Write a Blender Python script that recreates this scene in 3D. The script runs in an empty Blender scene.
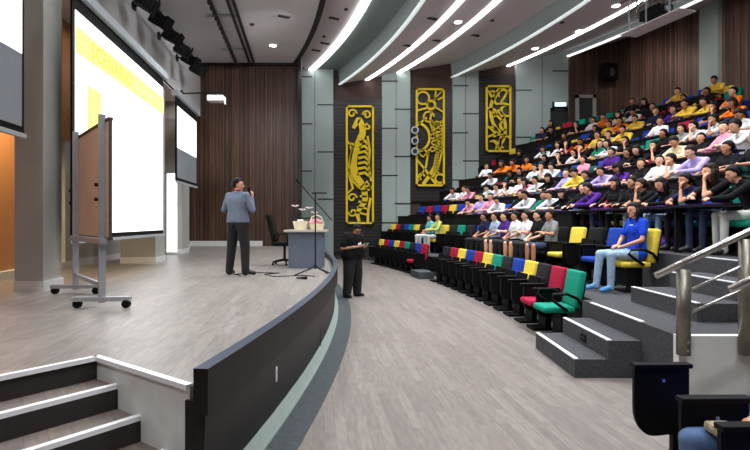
import bpy, bmesh, math, random
import numpy as np
from mathutils import Vector, Matrix
random.seed(7)
S = bpy.context.scene
COL = S.collection
PI = math.pi
# ------------------------------------------------------------------ camera, world, exposure
cam_d = bpy.data.cameras.new('camera'); cam = bpy.data.objects.new('camera', cam_d); COL.objects.link(cam)
cam.location = (0, 0, 1.68); cam.rotation_euler = (PI/2, 0, 0)
cam_d.sensor_width = 36; cam_d.lens = 520/750*36; cam_d.shift_y = -0.004; cam_d.clip_end = 200; cam_d.clip_start = .05
S.camera = cam
S.view_settings.view_transform = 'Standard'; S.view_settings.look = 'None'; S.view_settings.gamma = 1
S.view_settings.use_curve_mapping = False; S.view_settings.exposure = 0.12
W = bpy.data.worlds.new('world'); S.world = W; W.use_nodes = True
W.node_tree.nodes['Background'].inputs[0].default_value = (.75, .85, 1, 1)
W.node_tree.nodes['Background'].inputs[1].default_value = 0.06

def lamp(kind, name, loc, energy, color=(1, 1, 1), aim=None, **kw):
    d = bpy.data.lights.new(name, kind); d.energy = energy; d.color = color
    for k, v in kw.items(): setattr(d, k, v)
    o = bpy.data.objects.new(name, d); COL.objects.link(o); o.location = loc
    if aim is not None:
        o.rotation_euler = (Vector(aim)-Vector(loc)).to_track_quat('-Z', 'Y').to_euler()
    return o
WARM, COOL = (1, .93, .84), (.93, .97, 1)
# house downlights over the seating and the floor, stage spots
for (x, y, z, e, ax, ay) in [(-2.4, -1.2, 7.8, 650, -1.6, 2), (2.6, .6, 7.8, 520, 3.2, 4), (-.6, 6, 8.1, 520, .6, 6), (-.4, 11.5, 8.1, 560, .6, 11.5), (-1.6, 17.5, 8.1, 480, -.6, 17),  # first two added out of view to brighten the step side and low white wall
                     (3.2, 4.6, 7.6, 650, 3.2, 5), (3.0, 9, 7.6, 900, 3.2, 9), (2.4, 14, 7.6, 850, 2.8, 14), (1.0, 19.5, 7.6, 600, 1.6, 19.5),
                     (6.2, 8, 8.0, 900, 5.8, 8.5), (5.8, 13, 8.0, 950, 5.8, 13), (4.3, 18.5, 8.0, 800, 4.4, 18.5),
                     (9.2, 10, 8.8, 900, 8.6, 10.5), (8.8, 15, 8.8, 900, 8.4, 15), (7.4, 20, 8.8, 650, 7.0, 19.5)]:
    lamp('SPOT', 'house_lamp', (x, y, z), e, COOL, aim=(ax, ay, 0), spot_size=math.radians(118), spot_blend=.8, shadow_soft_size=.18)
for (x, y, z, e, ax, ay, az) in [(-4.0, 7, 7.5, 620, -3, 6, .7), (-3.5, 12, 7.5, 800, -2.4, 10.5, .7), (-4.5, 16, 7.6, 620, -4.6, 19.5, 1.2), (-2.9, 3.2, 7.5, 380, -2.6, 4, .7), (-1.5, 7, 7.7, 420, -4.4, 10, 6.4), (-1.7, 11, 7.7, 420, -4.6, 14, 6.4), (-2.6, 15.5, 7.7, 420, -5.4, 18, 6.4)]:  # last three added to brighten the upper stage wall
    lamp('SPOT', 'stage_lamp', (x, y, z), e, COOL, aim=(ax, ay, az), spot_size=math.radians(100), spot_blend=.9, shadow_soft_size=.9 if az > 5 else .2)
# warm lamp in the timber bay behind the first pier, added fill spots brightening the far and rear walls
lamp('SPOT', 'bay_lamp', (-5.6, 7.9, 4.2), 480, (1, .76, .48), aim=(-6.3, 8.6, 1.6), spot_size=math.radians(110), spot_blend=.9, shadow_soft_size=.15)
for x in (-2.6, .6, 4.0, 7.0):
    lamp('SPOT', 'wall_fill', (x, 20.3, 7.75), 110, COOL, aim=(x, 23.2, 5), spot_size=math.radians(120), spot_blend=.9, shadow_soft_size=.15)
for (x, y) in ((9.9, 20.5), (10.4, 17.0), (10.6, 13.5)):
    lamp('SPOT', 'wall_fill', (x, y, 8.7), 120, WARM, aim=(x+2.4, y+1.6, 6.2), spot_size=math.radians(125), spot_blend=.9, shadow_soft_size=.15)
# ------------------------------------------------------------------ materials
def newmat(name):
    m = bpy.data.materials.new(name); m.use_nodes = True
    return m, m.node_tree.nodes, m.node_tree.links, m.node_tree.nodes['Principled BSDF']
def setem(b, col, s):
    b.inputs['Emission Color'].default_value = (*col, 1); b.inputs['Emission Strength'].default_value = s
def lin(c):
    return tuple((x/12.92 if x <= .04045 else ((x+.055)/1.055)**2.4) for x in [v/255 for v in c])
def mat(name, rgb, rough=.6, metal=0, var=.12, scale=8, bump=0, spec=.5, em=None):
    """rgb given as 0-255 sRGB; a little procedural noise in colour"""
    m, N, L, b = newmat(name)
    c = lin(rgb)
    b.inputs['Roughness'].default_value = rough; b.inputs['Metallic'].default_value = metal
    b.inputs['Specular IOR Level'].default_value = spec
    tc = N.new('ShaderNodeTexCoord'); n = N.new('ShaderNodeTexNoise'); n.inputs['Scale'].default_value = scale
    n.inputs['Detail'].default_value = 3
    L.new(tc.outputs['Object'], n.inputs['Vector'])
    r = N.new('ShaderNodeValToRGB')
    r.color_ramp.elements[0].position = .3; r.color_ramp.elements[1].position = .7
    r.color_ramp.elements[0].color = (*[x*(1-var) for x in c], 1)
    r.color_ramp.elements[1].color = (*[min(1, x*(1+var)) for x in c], 1)
    L.new(n.outputs['Fac'], r.inputs['Fac']); L.new(r.outputs['Color'], b.inputs['Base Color'])
    if bump:
        bp = N.new('ShaderNodeBump'); bp.inputs['Strength'].default_value = bump; bp.inputs['Distance'].default_value = .01
        n2 = N.new('ShaderNodeTexNoise'); n2.inputs['Scale'].default_value = scale*12
        L.new(tc.outputs['Object'], n2.inputs['Vector']); L.new(n2.outputs['Fac'], bp.inputs['Height']); L.new(bp.outputs['Normal'], b.inputs['Normal'])
    if em: setem(b, lin(em[0]), em[1])
    return m
def planks(name, c1, c2, ang, length=1.3, width=.15, rough=.4, stain=None):
    m, N, L, b = newmat(name)
    tc = N.new('ShaderNodeTexCoord'); mp = N.new('ShaderNodeMapping'); mp.inputs['Rotation'].default_value = (0, 0, math.radians(ang))
    L.new(tc.outputs['Object'], mp.inputs['Vector'])
    br = N.new('ShaderNodeTexBrick'); br.inputs['Scale'].default_value = 1; br.inputs['Brick Width'].default_value = length
    br.inputs['Row Height'].default_value = width; br.inputs['Mortar Size'].default_value = .0035; br.inputs['Bias'].default_value = 0
    br.inputs['Color1'].default_value = (*lin(c1), 1); br.inputs['Color2'].default_value = (*lin(c2), 1)
    br.inputs['Mortar'].default_value = (*[x*.72 for x in lin(c1)], 1); br.offset = .37
    L.new(mp.outputs['Vector'], br.inputs['Vector'])
    st = N.new('ShaderNodeMapping'); st.inputs['Scale'].default_value = (2.6, 13, 1); L.new(mp.outputs['Vector'], st.inputs['Vector'])
    n = N.new('ShaderNodeTexNoise'); n.inputs['Scale'].default_value = 2.2; n.inputs['Detail'].default_value = 6; L.new(st.outputs['Vector'], n.inputs['Vector'])
    r = N.new('ShaderNodeValToRGB'); r.color_ramp.elements[0].position = .3; r.color_ramp.elements[1].position = .72
    r.color_ramp.elements[0].color = (.74, .74, .75, 1); r.color_ramp.elements[1].color = (1.12, 1.10, 1.08, 1)
    L.new(n.outputs['Fac'], r.inputs['Fac'])
    mx = N.new('ShaderNodeMixRGB'); mx.blend_type = 'MULTIPLY'; mx.inputs[0].default_value = 1
    L.new(br.outputs['Color'], mx.inputs[1]); L.new(r.outputs['Color'], mx.inputs[2]); L.new(mx.outputs['Color'], b.inputs['Base Color'])
    b.inputs['Roughness'].default_value = rough
    return m
def slats(name, dirv, width, cols, rough=.5, vertical=True, groove=.25, bright=1):
    """narrow timber strips: one random tone for each strip, a dark groove between"""
    m, N, L, b = newmat(name)
    tc = N.new('ShaderNodeTexCoord'); d = N.new('ShaderNodeVectorMath'); d.operation = 'DOT_PRODUCT'
    d.inputs[1].default_value = dirv; L.new(tc.outputs['Object'], d.inputs[0])
    mu = N.new('ShaderNodeMath'); mu.operation = 'MULTIPLY'; mu.inputs[1].default_value = 1/width; L.new(d.outputs['Value'], mu.inputs[0])
    fl = N.new('ShaderNodeMath'); fl.operation = 'FLOOR'; L.new(mu.outputs[0], fl.inputs[0])
    fr = N.new('ShaderNodeMath'); fr.operation = 'FRACT'; L.new(mu.outputs[0], fr.inputs[0])
    wn = N.new('ShaderNodeTexWhiteNoise'); wn.noise_dimensions = '1D'; L.new(fl.outputs[0], wn.inputs['W'])
    r = N.new('ShaderNodeValToRGB')
    while len(r.color_ramp.elements) < len(cols): r.color_ramp.elements.new(.5)
    for i, c in enumerate(cols):
        r.color_ramp.elements[i].position = i/(len(cols)-1); r.color_ramp.elements[i].color = (*[x*bright for x in lin(c)], 1)
    # streaks along the strip
    mp = N.new('ShaderNodeMapping'); mp.inputs['Scale'].default_value = (14, 14, .6) if vertical else (1, 1, 14)
    L.new(tc.outputs['Object'], mp.inputs['Vector']); n = N.new('ShaderNodeTexNoise'); n.inputs['Scale'].default_value = 1.5; n.inputs['Detail'].default_value = 4
    L.new(mp.outputs['Vector'], n.inputs['Vector'])
    mixv = N.new('ShaderNodeMath'); mixv.operation = 'MULTIPLY_ADD'; mixv.inputs[1].default_value = .6
    sub = N.new('ShaderNodeMath'); sub.operation = 'SUBTRACT'; sub.inputs[1].default_value = .3; L.new(n.outputs['Fac'], sub.inputs[0])
    L.new(wn.outputs['Value'], mixv.inputs[0]); L.new(sub.outputs[0], mixv.inputs[2]); L.new(mixv.outputs[0], r.inputs['Fac'])
    gt = N.new('ShaderNodeMath'); gt.operation = 'GREATER_THAN'; gt.inputs[1].default_value = groove; L.new(fr.outputs[0], gt.inputs[0])
    mx = N.new('ShaderNodeMixRGB'); mx.inputs[1].default_value = (*[x*.25 for x in lin(cols[0])], 1)
    L.new(gt.outputs[0], mx.inputs[0]); L.new(r.outputs['Color'], mx.inputs[2]); L.new(mx.outputs['Color'], b.inputs['Base Color'])
    bp = N.new('ShaderNodeBump'); bp.inputs['Distance'].default_value = .02; bp.inputs['Strength'].default_value = .5
    L.new(gt.outputs[0], bp.inputs['Height']); L.new(bp.outputs['Normal'], b.inputs['Normal'])
    b.inputs['Roughness'].default_value = rough
    return m
def emis(name, rgb, s):
    m, N, L, b = newmat(name); b.inputs['Base Color'].default_value = (*lin(rgb), 1); setem(b, lin(rgb), s); return m
M = {}
WD = (-.1184, .993, 0)    # direction along the stage's side wall
M['stage_floor'] = planks('stage_floor', (150, 143, 137), (134, 128, 122), -96.8, .9, .1, .36)
M['hall_floor'] = planks('hall_floor', (134, 125, 119), (116, 107, 102), -96.8, .9, .09, .5)
M['carpet'] = mat('charcoal_carpet', (68, 68, 72), .95, var=.35, scale=30, bump=.6)
M['carpet_blue'] = mat('slate_carpet', (66, 72, 74), .95, var=.18, scale=14, bump=.3)
M['riser'] = mat('dark_riser', (40, 34, 33), .7)
M['tread'] = planks('tread', (124, 112, 104), (108, 98, 92), 54, .8, .12, .5)
M['nosing'] = mat('nosing', (232, 232, 235), .45, var=.03)
M['wallgrey'] = mat('grey_paint', (168, 168, 162), .8, var=.04, scale=2)
M['white'] = mat('white_paint', (215, 217, 214), .7, var=.04)
M['lavender'] = mat('pale_grey_wall', (206, 203, 204), .8, var=.04, scale=1)
M['green_grey'] = mat('grey_green_panel', (150, 164, 160), .7, var=.05, scale=.8)
M['ceil'] = mat('ceiling_paint', (208, 200, 202), .85, var=.05, scale=.5)
M['ceil_green'] = mat('ceiling_fascia', (134, 146, 144), .8, var=.04, scale=.5)
M['dark'] = mat('near_black', (22, 22, 24), .6)
M['black'] = mat('black_plastic', (10, 10, 11), .55, var=.1, spec=.15)
M['blackmetal'] = mat('black_metal', (20, 20, 22), .35, metal=.4)
M['curb_top'] = mat('blue_grey_laminate', (58, 68, 84), .35, var=.08)
M['curb'] = mat('dark_brown_laminate', (22, 18, 18), .5, spec=.3, var=.15, scale=2)
M['curb_panel'] = mat('brown_laminate', (28, 22, 22), .45, spec=.3, var=.15, scale=2)
M['cove'] = mat('grey_green_skirting', (146, 160, 154), .6, var=.05)
M['wood_wall'] = slats('walnut_strips', (1, 0, 0), .055, [(40, 26, 19), (66, 43, 32), (90, 62, 46), (122, 88, 66)])
M['wood_back'] = slats('walnut_strips_back', (.3, 1, 0), .06, [(44, 30, 24), (78, 54, 43), (106, 76, 62), (132, 100, 82)])
M['wood_warm'] = slats('warm_veneer', WD, .9, [(166, 108, 60), (190, 130, 78), (206, 146, 92)], groove=.01)
M['brown'] = mat('brown_wall_panel', (66, 46, 36), .7, var=.08, scale=2)
M['ribs'] = slats('dark_horizontal_ribs', (0, 0, 1), .16, [(24, 18, 17), (36, 27, 25), (44, 33, 30)], vertical=False, groove=.45)
M['yellow_art'] = mat('yellow_lacquer', (222, 192, 22), .7, var=.06)
M['aluminium'] = mat('brushed_aluminium', (176, 178, 184), .35, metal=.6, var=.05)
M['steel'] = mat('stainless_steel', (190, 188, 184), .25, metal=.9, var=.05)
M['steel_dark'] = mat('dull_steel', (132, 128, 118), .38, metal=.75, var=.15, scale=14)
M['board_brown'] = mat('board_backing', (190, 156, 132), .6, var=.06, scale=3)
M['casing'] = mat('screen_casing', (176, 184, 190), .5, var=.03)
M['screen_white'] = emis('projected_white', (250, 250, 252), 1.35)
M['screen_yellow'] = emis('projected_yellow', (250, 246, 120), 1.25)
M['screen_grey'] = mat('screen_fabric', (142, 150, 156), .8, var=.03)
M['screen_blue'] = emis('projected_blue', (150, 158, 196), .9)
M['slide_text'] = emis('slide_text', (206, 176, 70), .8)
M['strip_hot'] = emis('strip_bright', (255, 252, 255), 8.0)
M['edge_glow'] = emis('edge_glow', (214, 226, 226), .75)  # pale ceiling lips: their brightness is put in as low emission
M['strip_mid'] = emis('strip_mid', (240, 240, 245), 1.4)  # added glow for the rearmost ceiling edge and the side opening
M['lamp_disc'] = emis('lamp_disc', (255, 252, 245), 8)
M['sign_cyan'] = emis('sign_cyan', (190, 238, 250), 1.5)
M['cream'] = mat('cream_basket', (236, 226, 196), .7)
M['pouch'] = mat('patterned_canvas', (158, 142, 116), .8, var=.4, scale=40)
M['pink'] = mat('pink_petals', (226, 150, 160), .6)
M['lily'] = mat('lily_petals', (224, 204, 216), .6)
M['stem'] = mat('stem_green', (60, 92, 50), .6)
M['desk_grey'] = mat('slate_blue_panel', (92, 102, 118), .5, var=.06)
M['desk_top'] = mat('pale_desktop', (192, 178, 166), .4, var=.06)
M['door_frame'] = mat('grey_door_frame', (150, 146, 142), .6)
M['door_dark'] = mat('dark_green_door', (24, 34, 32), .5)
M['whiteplastic'] = mat('white_plastic', (235, 235, 238), .4, var=.03)
M['hall_desk'] = mat('dark_desk', (15, 12, 14), .6, var=.15, spec=.25)
FAB = {'yellow': (228, 202, 74), 'green': (18, 140, 116), 'crimson': (164, 22, 58), 'blue': (26, 62, 160), 'charcoal': (34, 34, 38), 'teal': (14, 112, 108), 'black': (15, 15, 17)}
for k, v in FAB.items(): M['fab_'+k] = mat(k+'_fabric', v, .9, var=.12, scale=20, bump=.3, spec=.25)
CL = {'black': (15, 14, 17), 'white': (226, 226, 228), 'orange': (232, 120, 30), 'purple': (72, 34, 124), 'lavender': (176, 160, 216), 'blue': (24, 66, 190),
      'yellow': (236, 196, 70), 'pink': (222, 150, 170), 'grey': (130, 136, 134), 'cyan': (110, 200, 205), 'lime': (196, 204, 120), 'red': (170, 30, 40),
      'navy': (30, 34, 66), 'pale blue': (160, 178, 208), 'cream': (222, 206, 170), 'green': (30, 120, 96), 'maroon': (90, 26, 44)}
for k, v in CL.items(): M['cl_'+k] = mat(k+'_cloth', v, .9, var=.14, scale=9, spec=.2)
M['jeans'] = mat('pale_denim', (150, 176, 202), .9, var=.22, scale=14)
M['jeans_mid'] = mat('mid_denim', (84, 108, 146), .9, var=.25, scale=14)
M['jeans_dark'] = mat('dark_denim', (44, 58, 88), .9, var=.2, scale=14)
M['trousers'] = mat('black_trousers', (12, 12, 15), .85)
M['trousers_white'] = mat('white_trousers', (205, 208, 204), .9, var=.1)
M['presenter_shirt'] = mat('slate_shirt', (98, 108, 126), .85, var=.1, scale=16)
for i, c in enumerate([(206, 150, 118), (184, 128, 98), (222, 172, 142)]): M['skin%d' % i] = mat('skin_tone_%s' % 'abc'[i], c, .55, var=.05)
M['hair'] = mat('black_hair', (14, 11, 11), .65, var=.3, scale=30, spec=.2)
M['hair_brown'] = mat('dark_brown_hair', (36, 24, 19), .65, spec=.2, var=.3, scale=30)
M['shoe'] = mat('dark_shoe', (24, 22, 24), .5)
M['shoe_blue'] = mat('blue_shoe', (70, 140, 200), .6)
M['eye'] = mat('eye_dark', (30, 20, 18), .4)
M['lips'] = mat('lips', (150, 84, 76), .5)
M['purple_bag'] = mat('purple_fabric', (112, 50, 170), .8, var=.2)
M['paper'] = mat('white_paper', (238, 234, 240), .7, var=.02)
M['lanyard'] = mat('red_lanyard', (150, 26, 36), .7)
M['teal_case'] = mat('teal_case', (16, 130, 120), .5)
# ------------------------------------------------------------------ mesh helpers
class MB:
    def __init__(s): s.v = []; s.f = []; s.m = []
    def add(s, vs, fs, mi=0):
        o = len(s.v); s.v += [tuple(v) for v in vs]; s.f += [tuple(i+o for i in f) for f in fs]; s.m += [mi]*len(fs); return s
    def box(s, c, d, rz=0, mi=0, rot=None, bev=0):
        hx, hy, hz = d[0]/2, d[1]/2, d[2]/2
        if bev:
            bm = bmesh.new(); bmesh.ops.create_cube(bm, size=1)
            for v in bm.verts: v.co = Vector((v.co.x*d[0], v.co.y*d[1], v.co.z*d[2]))
            bmesh.ops.bevel(bm, geom=list(bm.edges), offset=bev, segments=2, profile=.6, affect='EDGES')
            vs = [v.co.copy() for v in bm.verts]; bm.verts.index_update(); fs = [[v.index for v in f.verts] for f in bm.faces]; bm.free()
        else:
            vs = [Vector((x, y, z)) for x in (-hx, hx) for y in (-hy, hy) for z in (-hz, hz)]
            fs = [(0, 1, 3, 2), (4, 6, 7, 5), (0, 4, 5, 1), (2, 3, 7, 6), (0, 2, 6, 4), (1, 5, 7, 3)]
        R = rot if rot is not None else Matrix.Rotation(rz, 3, 'Z')
        c = Vector(c)
        return s.add([R @ v + c for v in vs], fs, mi)
    def tube(s, pts, r, n=8, mi=0, cap=True, flat=None):
        pts = [Vector(p) for p in pts]; rs = r if isinstance(r, (list, tuple)) else [r]*len(pts)
        vs = []; up = None
        for i, p in enumerate(pts):
            t = (pts[min(i+1, len(pts)-1)]-pts[max(i-1, 0)]).normalized()
            if up is None:
                up = Vector((0, 0, 1)) if abs(t.z) < .9 else Vector((1, 0, 0))
            a = t.cross(up).normalized(); b = a.cross(t).normalized(); up = b
            for k in range(n):
                q = 2*PI*k/n
                vs.append(p+(a*math.cos(q)+b*math.sin(q))*rs[i])
        fs = []
        for i in range(len(pts)-1):
            for k in range(n):
                k2 = (k+1) % n; fs.append((i*n+k, i*n+k2, (i+1)*n+k2, (i+1)*n+k))
        if cap:
            fs.append(tuple(range(n-1, -1, -1))); fs.append(tuple((len(pts)-1)*n+k for k in range(n)))
        return s.add(vs, fs, mi)
    def ell(s, c, r, n=12, mi=0, rot=None):
        c = Vector(c); vs = []; fs = []; m = n//2
        R = rot if rot is not None else Matrix.Identity(3)
        for i in range(1, m):
            th = PI*i/m
            for k in range(n):
                ph = 2*PI*k/n
                vs.append(R @ Vector((r[0]*math.sin(th)*math.cos(ph), r[1]*math.sin(th)*math.sin(ph), r[2]*math.cos(th)))+c)
        top = len(vs); vs.append(R @ Vector((0, 0, r[2]))+c); vs.append(R @ Vector((0, 0, -r[2]))+c)
        for i in range(m-2):
            for k in range(n):
                k2 = (k+1) % n; fs.append((i*n+k, (i+1)*n+k, (i+1)*n+k2, i*n+k2))
        for k in range(n):
            fs.append((top, k, (k+1) % n)); fs.append((top+1, (m-2)*n+(k+1) % n, (m-2)*n+k))
        return s.add(vs, fs, mi)
    def prism(s, poly, z0, z1, mi=0, mtop=None):
        """vertical prism over an xy polygon"""
        n = len(poly); vs = [(x, y, z0) for x, y in poly]+[(x, y, z1) for x, y in poly]
        s.add(vs, [(i, (i+1) % n, n+(i+1) % n, n+i) for i in range(n)], mi)
        o = len(s.v)-2*n
        s.f.append(tuple(o+n+i for i in range(n))); s.m.append(mi if mtop is None else mtop)
        s.f.append(tuple(o+i for i in range(n-1, -1, -1))); s.m.append(mi)
        return s
    def grid(s, rows, mi=0, closed=False):
        """rows of points joined as a strip surface; closed joins last point of a row to first"""
        n = len(rows[0]); vs = [p for r in rows for p in r]; fs = []
        for i in range(len(rows)-1):
            for k in range(n if closed else n-1):
                k2 = (k+1) % n; fs.append((i*n+k, (i+1)*n+k, (i+1)*n+k2, i*n+k2))
        if closed:
            fs.append(tuple(range(n-1, -1, -1))); fs.append(tuple((len(rows)-1)*n+k for k in range(n)))
        return s.add(vs, fs, mi)
    def mesh(s, name, mats, smooth=False):
        me = bpy.data.meshes.new(name); me.from_pydata(s.v, [], s.f)
        for m in (mats if isinstance(mats, (list, tuple)) else [mats]): me.materials.append(m)
        me.polygons.foreach_set('material_index', s.m)
        bm = bmesh.new(); bm.from_mesh(me); bmesh.ops.recalc_face_normals(bm, faces=bm.faces); bm.to_mesh(me); bm.free()
        if smooth:
            me.polygons.foreach_set('use_smooth', [True]*len(me.polygons))
        me.update(); return me
    def obj(s, name, mats, parent=None, smooth=False, loc=None, rz=0):
        o = bpy.data.objects.new(name, s.mesh(name, mats, smooth)); COL.objects.link(o)
        if parent is not None: o.parent = parent
        if loc is not None: o.location = loc; o.rotation_euler = (0, 0, rz)
        return o
def tag(o, label=None, cat=None, group=None, kind=None):
    if label: o['label'] = label
    if cat: o['category'] = cat
    if group: o['group'] = group
    if kind: o['kind'] = kind
    return o
def empty(name, loc=(0, 0, 0), rz=0):
    o = bpy.data.objects.new(name, None); COL.objects.link(o); o.location = loc; o.rotation_euler = (0, 0, rz); o.empty_display_size = .1; return o
def struct(o): o['kind'] = 'structure'; return o
# ------------------------------------------------------------------ plan of the hall
def stage_x(y): return -.63-(y-7.5)**2/70
def cx(u, y): return u-.0156*(y-8.3)**2          # ceiling arcs
SH = .73                                          # stage height
ROWA = [2.67, 4.03, 5.30, 6.25, 7.20, 8.15, 9.10, 10.0, 10.95, 11.9]
ROWB = [.0118, .0125, .0133, .0132, .0136, .0140, .0144, .0149, .0152, .0155]
ROWT = [0, .6, 1.2, 1.75, 2.27, 2.77, 3.27, 3.77, 4.27, 4.77]
def row_x(k, y): return ROWA[k]-ROWB[k]*(y-6)**2
def row_rot(k, y): return math.atan(2*ROWB[k]*(y-6))
FARY = 23.3
# hall floor
struct(MB().box((2, 9, -.05), (34, 32, .1)).obj('floor', M['hall_floor']))
# dark curved carpet band beside the stage
ys = [2+i*.5 for i in range(40)]
mb = MB(); mb.grid([[(stage_x(y)-.1, y, .004), (stage_x(y)+.25, y, .004), (stage_x(y)+.25, y, .0), (stage_x(y)-.1, y, 0)] for y in ys if y < 21], closed=True)
struct(mb.obj('floor_carpet_band', M['carpet_blue']))
# stage: polygon from the near corner, cut by the steps
A = Vector((-1.94, 3.63)); e = Vector((-.594, -.804)); d2 = Vector((.804, -.594))
B = A+d2*1.09
poly = [(B.x, B.y)]+[(stage_x(y)-.1, y) for y in [3.2+.7*i for i in range(25)]]+[(stage_x(20.6)-.1, 20.6), (-12, 20.6), (-12, 3.0)]
C0 = A+e*4.2
poly += [(C0.x, C0.y), (A.x, A.y)]
struct(MB().prism(poly, 0, SH, 0, 1).obj('floor_stage', [M['white'], M['stage_floor']]))
# curb around the stage edge (near end cut square) : top face, face, panel, cove
def arc_sweep(prof, y0, y1, name, mats, mi=0):
    n = 40; rows = []
    for i in range(n+1):
        y = y0+(y1-y0)*i/n; x = stage_x(y); s = (y-7.5)/35
        rows.append([(x+u, y+(u*s), z) for u, z in prof])
    return MB().grid(rows, mi, closed=True)
mbc = arc_sweep([(-.085, .60), (-.085, .86), (0, .86), (0, .60)], 2.9, 20.5, 'curb', None)
curb = mbc.obj('trim_1', [M['curb'], M['curb_top']]); struct(curb)
for p in curb.data.polygons:
    if abs(p.normal.z) > .7 and p.center.z > .7: p.material_index = 1
struct(arc_sweep([(-.16, 0), (-.16, .66), (-.035, .66), (-.06, 0)], 2.95, 20.5, '', None).obj('trim_2', M['curb_panel']))
struct(arc_sweep([(-.1, 0), (-.1, .12), (-.06, .12), (.015, .02), (.015, 0)], 2.6, 20.5, '', None).obj('trim_3', M['cove']))
for y in (6.6,):
    struct(MB().box((stage_x(y)-.052, y, .35), (.012, .004, .5), rz=.1).obj('trim_joint', M['dark']))
sp = empty('wall_socket', (stage_x(4.32)-.045, 4.32, .42), math.radians(5)); tag(sp, 'small white socket plate on the dark curved front of the stage', 'socket')
MB().box((0, 0, 0), (.012, .08, .12), bev=.003).obj('plate', M['whiteplastic'], sp)
MB().box((.007, 0, .015), (.004, .03, .03)).obj('outlet', M['casing'], sp)
# nosing along stage edge and the steps
mb = MB()
def strip(mb, p, q, z, w=.045, h=.03, off=0, mi=0):
    p = Vector(p); q = Vector(q); dd = (q-p); c = (p+q)/2; ang = math.atan2(dd.y, dd.x)
    mb.box((c.x, c.y, z), (dd.length+off, w, h), rz=ang, mi=mi)
strip(mb, A, A+e*4.2, SH+.002); strip(mb, A, B+Vector((-.02, .02)), SH+.002, off=.04); struct(mb.obj('trim_4', M['nosing']))
tr = .285
for k in range(1, 5):
    z = SH-.146*k
    p = A+d2*(tr*(k-1)); q = A+d2*(tr*k)
    pl = [(p.x, p.y), (q.x, q.y), ((q+e*4.2).x, (q+e*4.2).y), ((p+e*4.2).x, (p+e*4.2).y)]
    o = MB().prism(pl, 0, z, 0, 1).obj('floor_step', [M['riser'], M['tread']]); struct(o)
    mb = MB(); strip(mb, q-d2*.02, q-d2*.02+e*4.2, z+.002); struct(mb.obj('trim_5', M['nosing']))
mb = MB(); strip(mb, A-d2*0+e*.002, A+e*4.2, SH-.08, w=.006, h=.13); struct(mb.obj('trim_6', M['riser']))
# white side wall of the stage beyond the steps
# seating tiers: each prism runs back to the rear wall
YN = 4.97
def wall_back_x(y): return 14.6-.0156*(y-8.3)**2
def edge_x(k, y):
    if k == 1:
        return 2.87 if y < 7.2 else min(row_x(0, y)+.40, 3.02) if y < 7.9 else row_x(0, y)+.40
    return row_x(k-1, y)+.42
NT = len(ROWT)
ysT = [YN+.001]+[5.5, 6.2, 7.199, 7.2]+[7.9+(FARY-7.9)*i/22 for i in range(23)]
mb = MB()
for k in range(1, NT):
    nxt = (lambda y: wall_back_x(y)+.2) if k == NT-1 else (lambda y, k=k: edge_x(k+1, y)+.02)
    poly = [(edge_x(k, y), y) for y in ysT]+[(nxt(y), y) for y in reversed(ysT)]
    mb.prism(poly, 0, ROWT[k])
struct(mb.obj('floor_seating_tiers', M['carpet']))
# low white wall closing the tiers at the near aisle
mb = MB()
pts = [(2.85, 0)]
for k in range(1, NT): pts += [(edge_x(k, YN)-.0, ROWT[k]+.01)] if k == 1 else [(edge_x(k, YN), ROWT[k-1]+.01), (edge_x(k, YN), ROWT[k]+.01)]
pts[1] = (2.85, ROWT[1]+.01)
pts += [(14.4, ROWT[-1]+.01), (14.4, 0)]
n = len(pts)
mb.add([(x, YN-.09, z) for x, z in pts]+[(x, YN-.001, z) for x, z in pts], [tuple(range(n)), tuple(range(2*n-1, n-1, -1))]+[(i, (i+1) % n, n+(i+1) % n, n+i) for i in range(n)])
struct(mb.obj('wall_seating_side', M['white']))
# stair blocks
Y0, Y1 = 5.6, 7.05
nos = MB()
for x0, x1, z in [(2.15, 2.51, .2), (2.51, 2.87, .4)]:
    struct(MB().box(((x0+x1)/2, (Y0+Y1-.1)/2, z/2), (x1-x0, Y1-Y0-.1, z)).obj('floor_step', M['carpet']))
    nos.box((x0+.02, (Y0+Y1-.1)/2, z+.004), (.045, Y1-Y0-.12, .012))
nos.box((2.89, (Y0+Y1-.1)/2, .604), (.045, Y1-Y0-.12, .012))
for x0, z, x1 in [(3.47, .8, 4.0), (4.0, 1.0, 4.46)]:
    struct(MB().box(((x0+x1)/2, (Y0+Y1)/2, (z+.6)/2), (x1-x0, Y1-Y0, z-.6)).obj('floor_step', M['carpet']))
    nos.box((x0+.02, (Y0+Y1)/2, z+.004), (.045, Y1-Y0-.02, .012))
nos.box((4.47, 6.35, 1.204), (.045, 1.3, .012))
k = 3
for x0, z in [(4.95, 1.385), (5.3, 1.57)]:
    struct(MB().box(((x0+5.8)/2, (Y0+Y1)/2, (z+1.2)/2), (5.8-x0, Y1-Y0, z-1.2)).obj('floor_step', M['carpet']))
    nos.box((x0+.02, (Y0+Y1)/2, z+.004), (.045, Y1-Y0-.02, .012))
struct(nos.obj('trim_7', M['nosing']))
struct(MB().box((row_x(0, 15.75)-.12, 15.75, .1), (.45, .95, .2), rz=.2).obj('floor_step', M['carpet_blue']))
v = empty('step_light', (2.505, 6.25, .29)); tag(v, 'small black step light on the face of the second carpeted step', 'light')
MB().box((0, 0, 0), (.015, .16, .09), bev=.004).obj('housing', M['black'], v); MB().box((-.008, 0, 0), (.004, .1, .03)).obj('louvre', M['blackmetal'], v)
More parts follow.
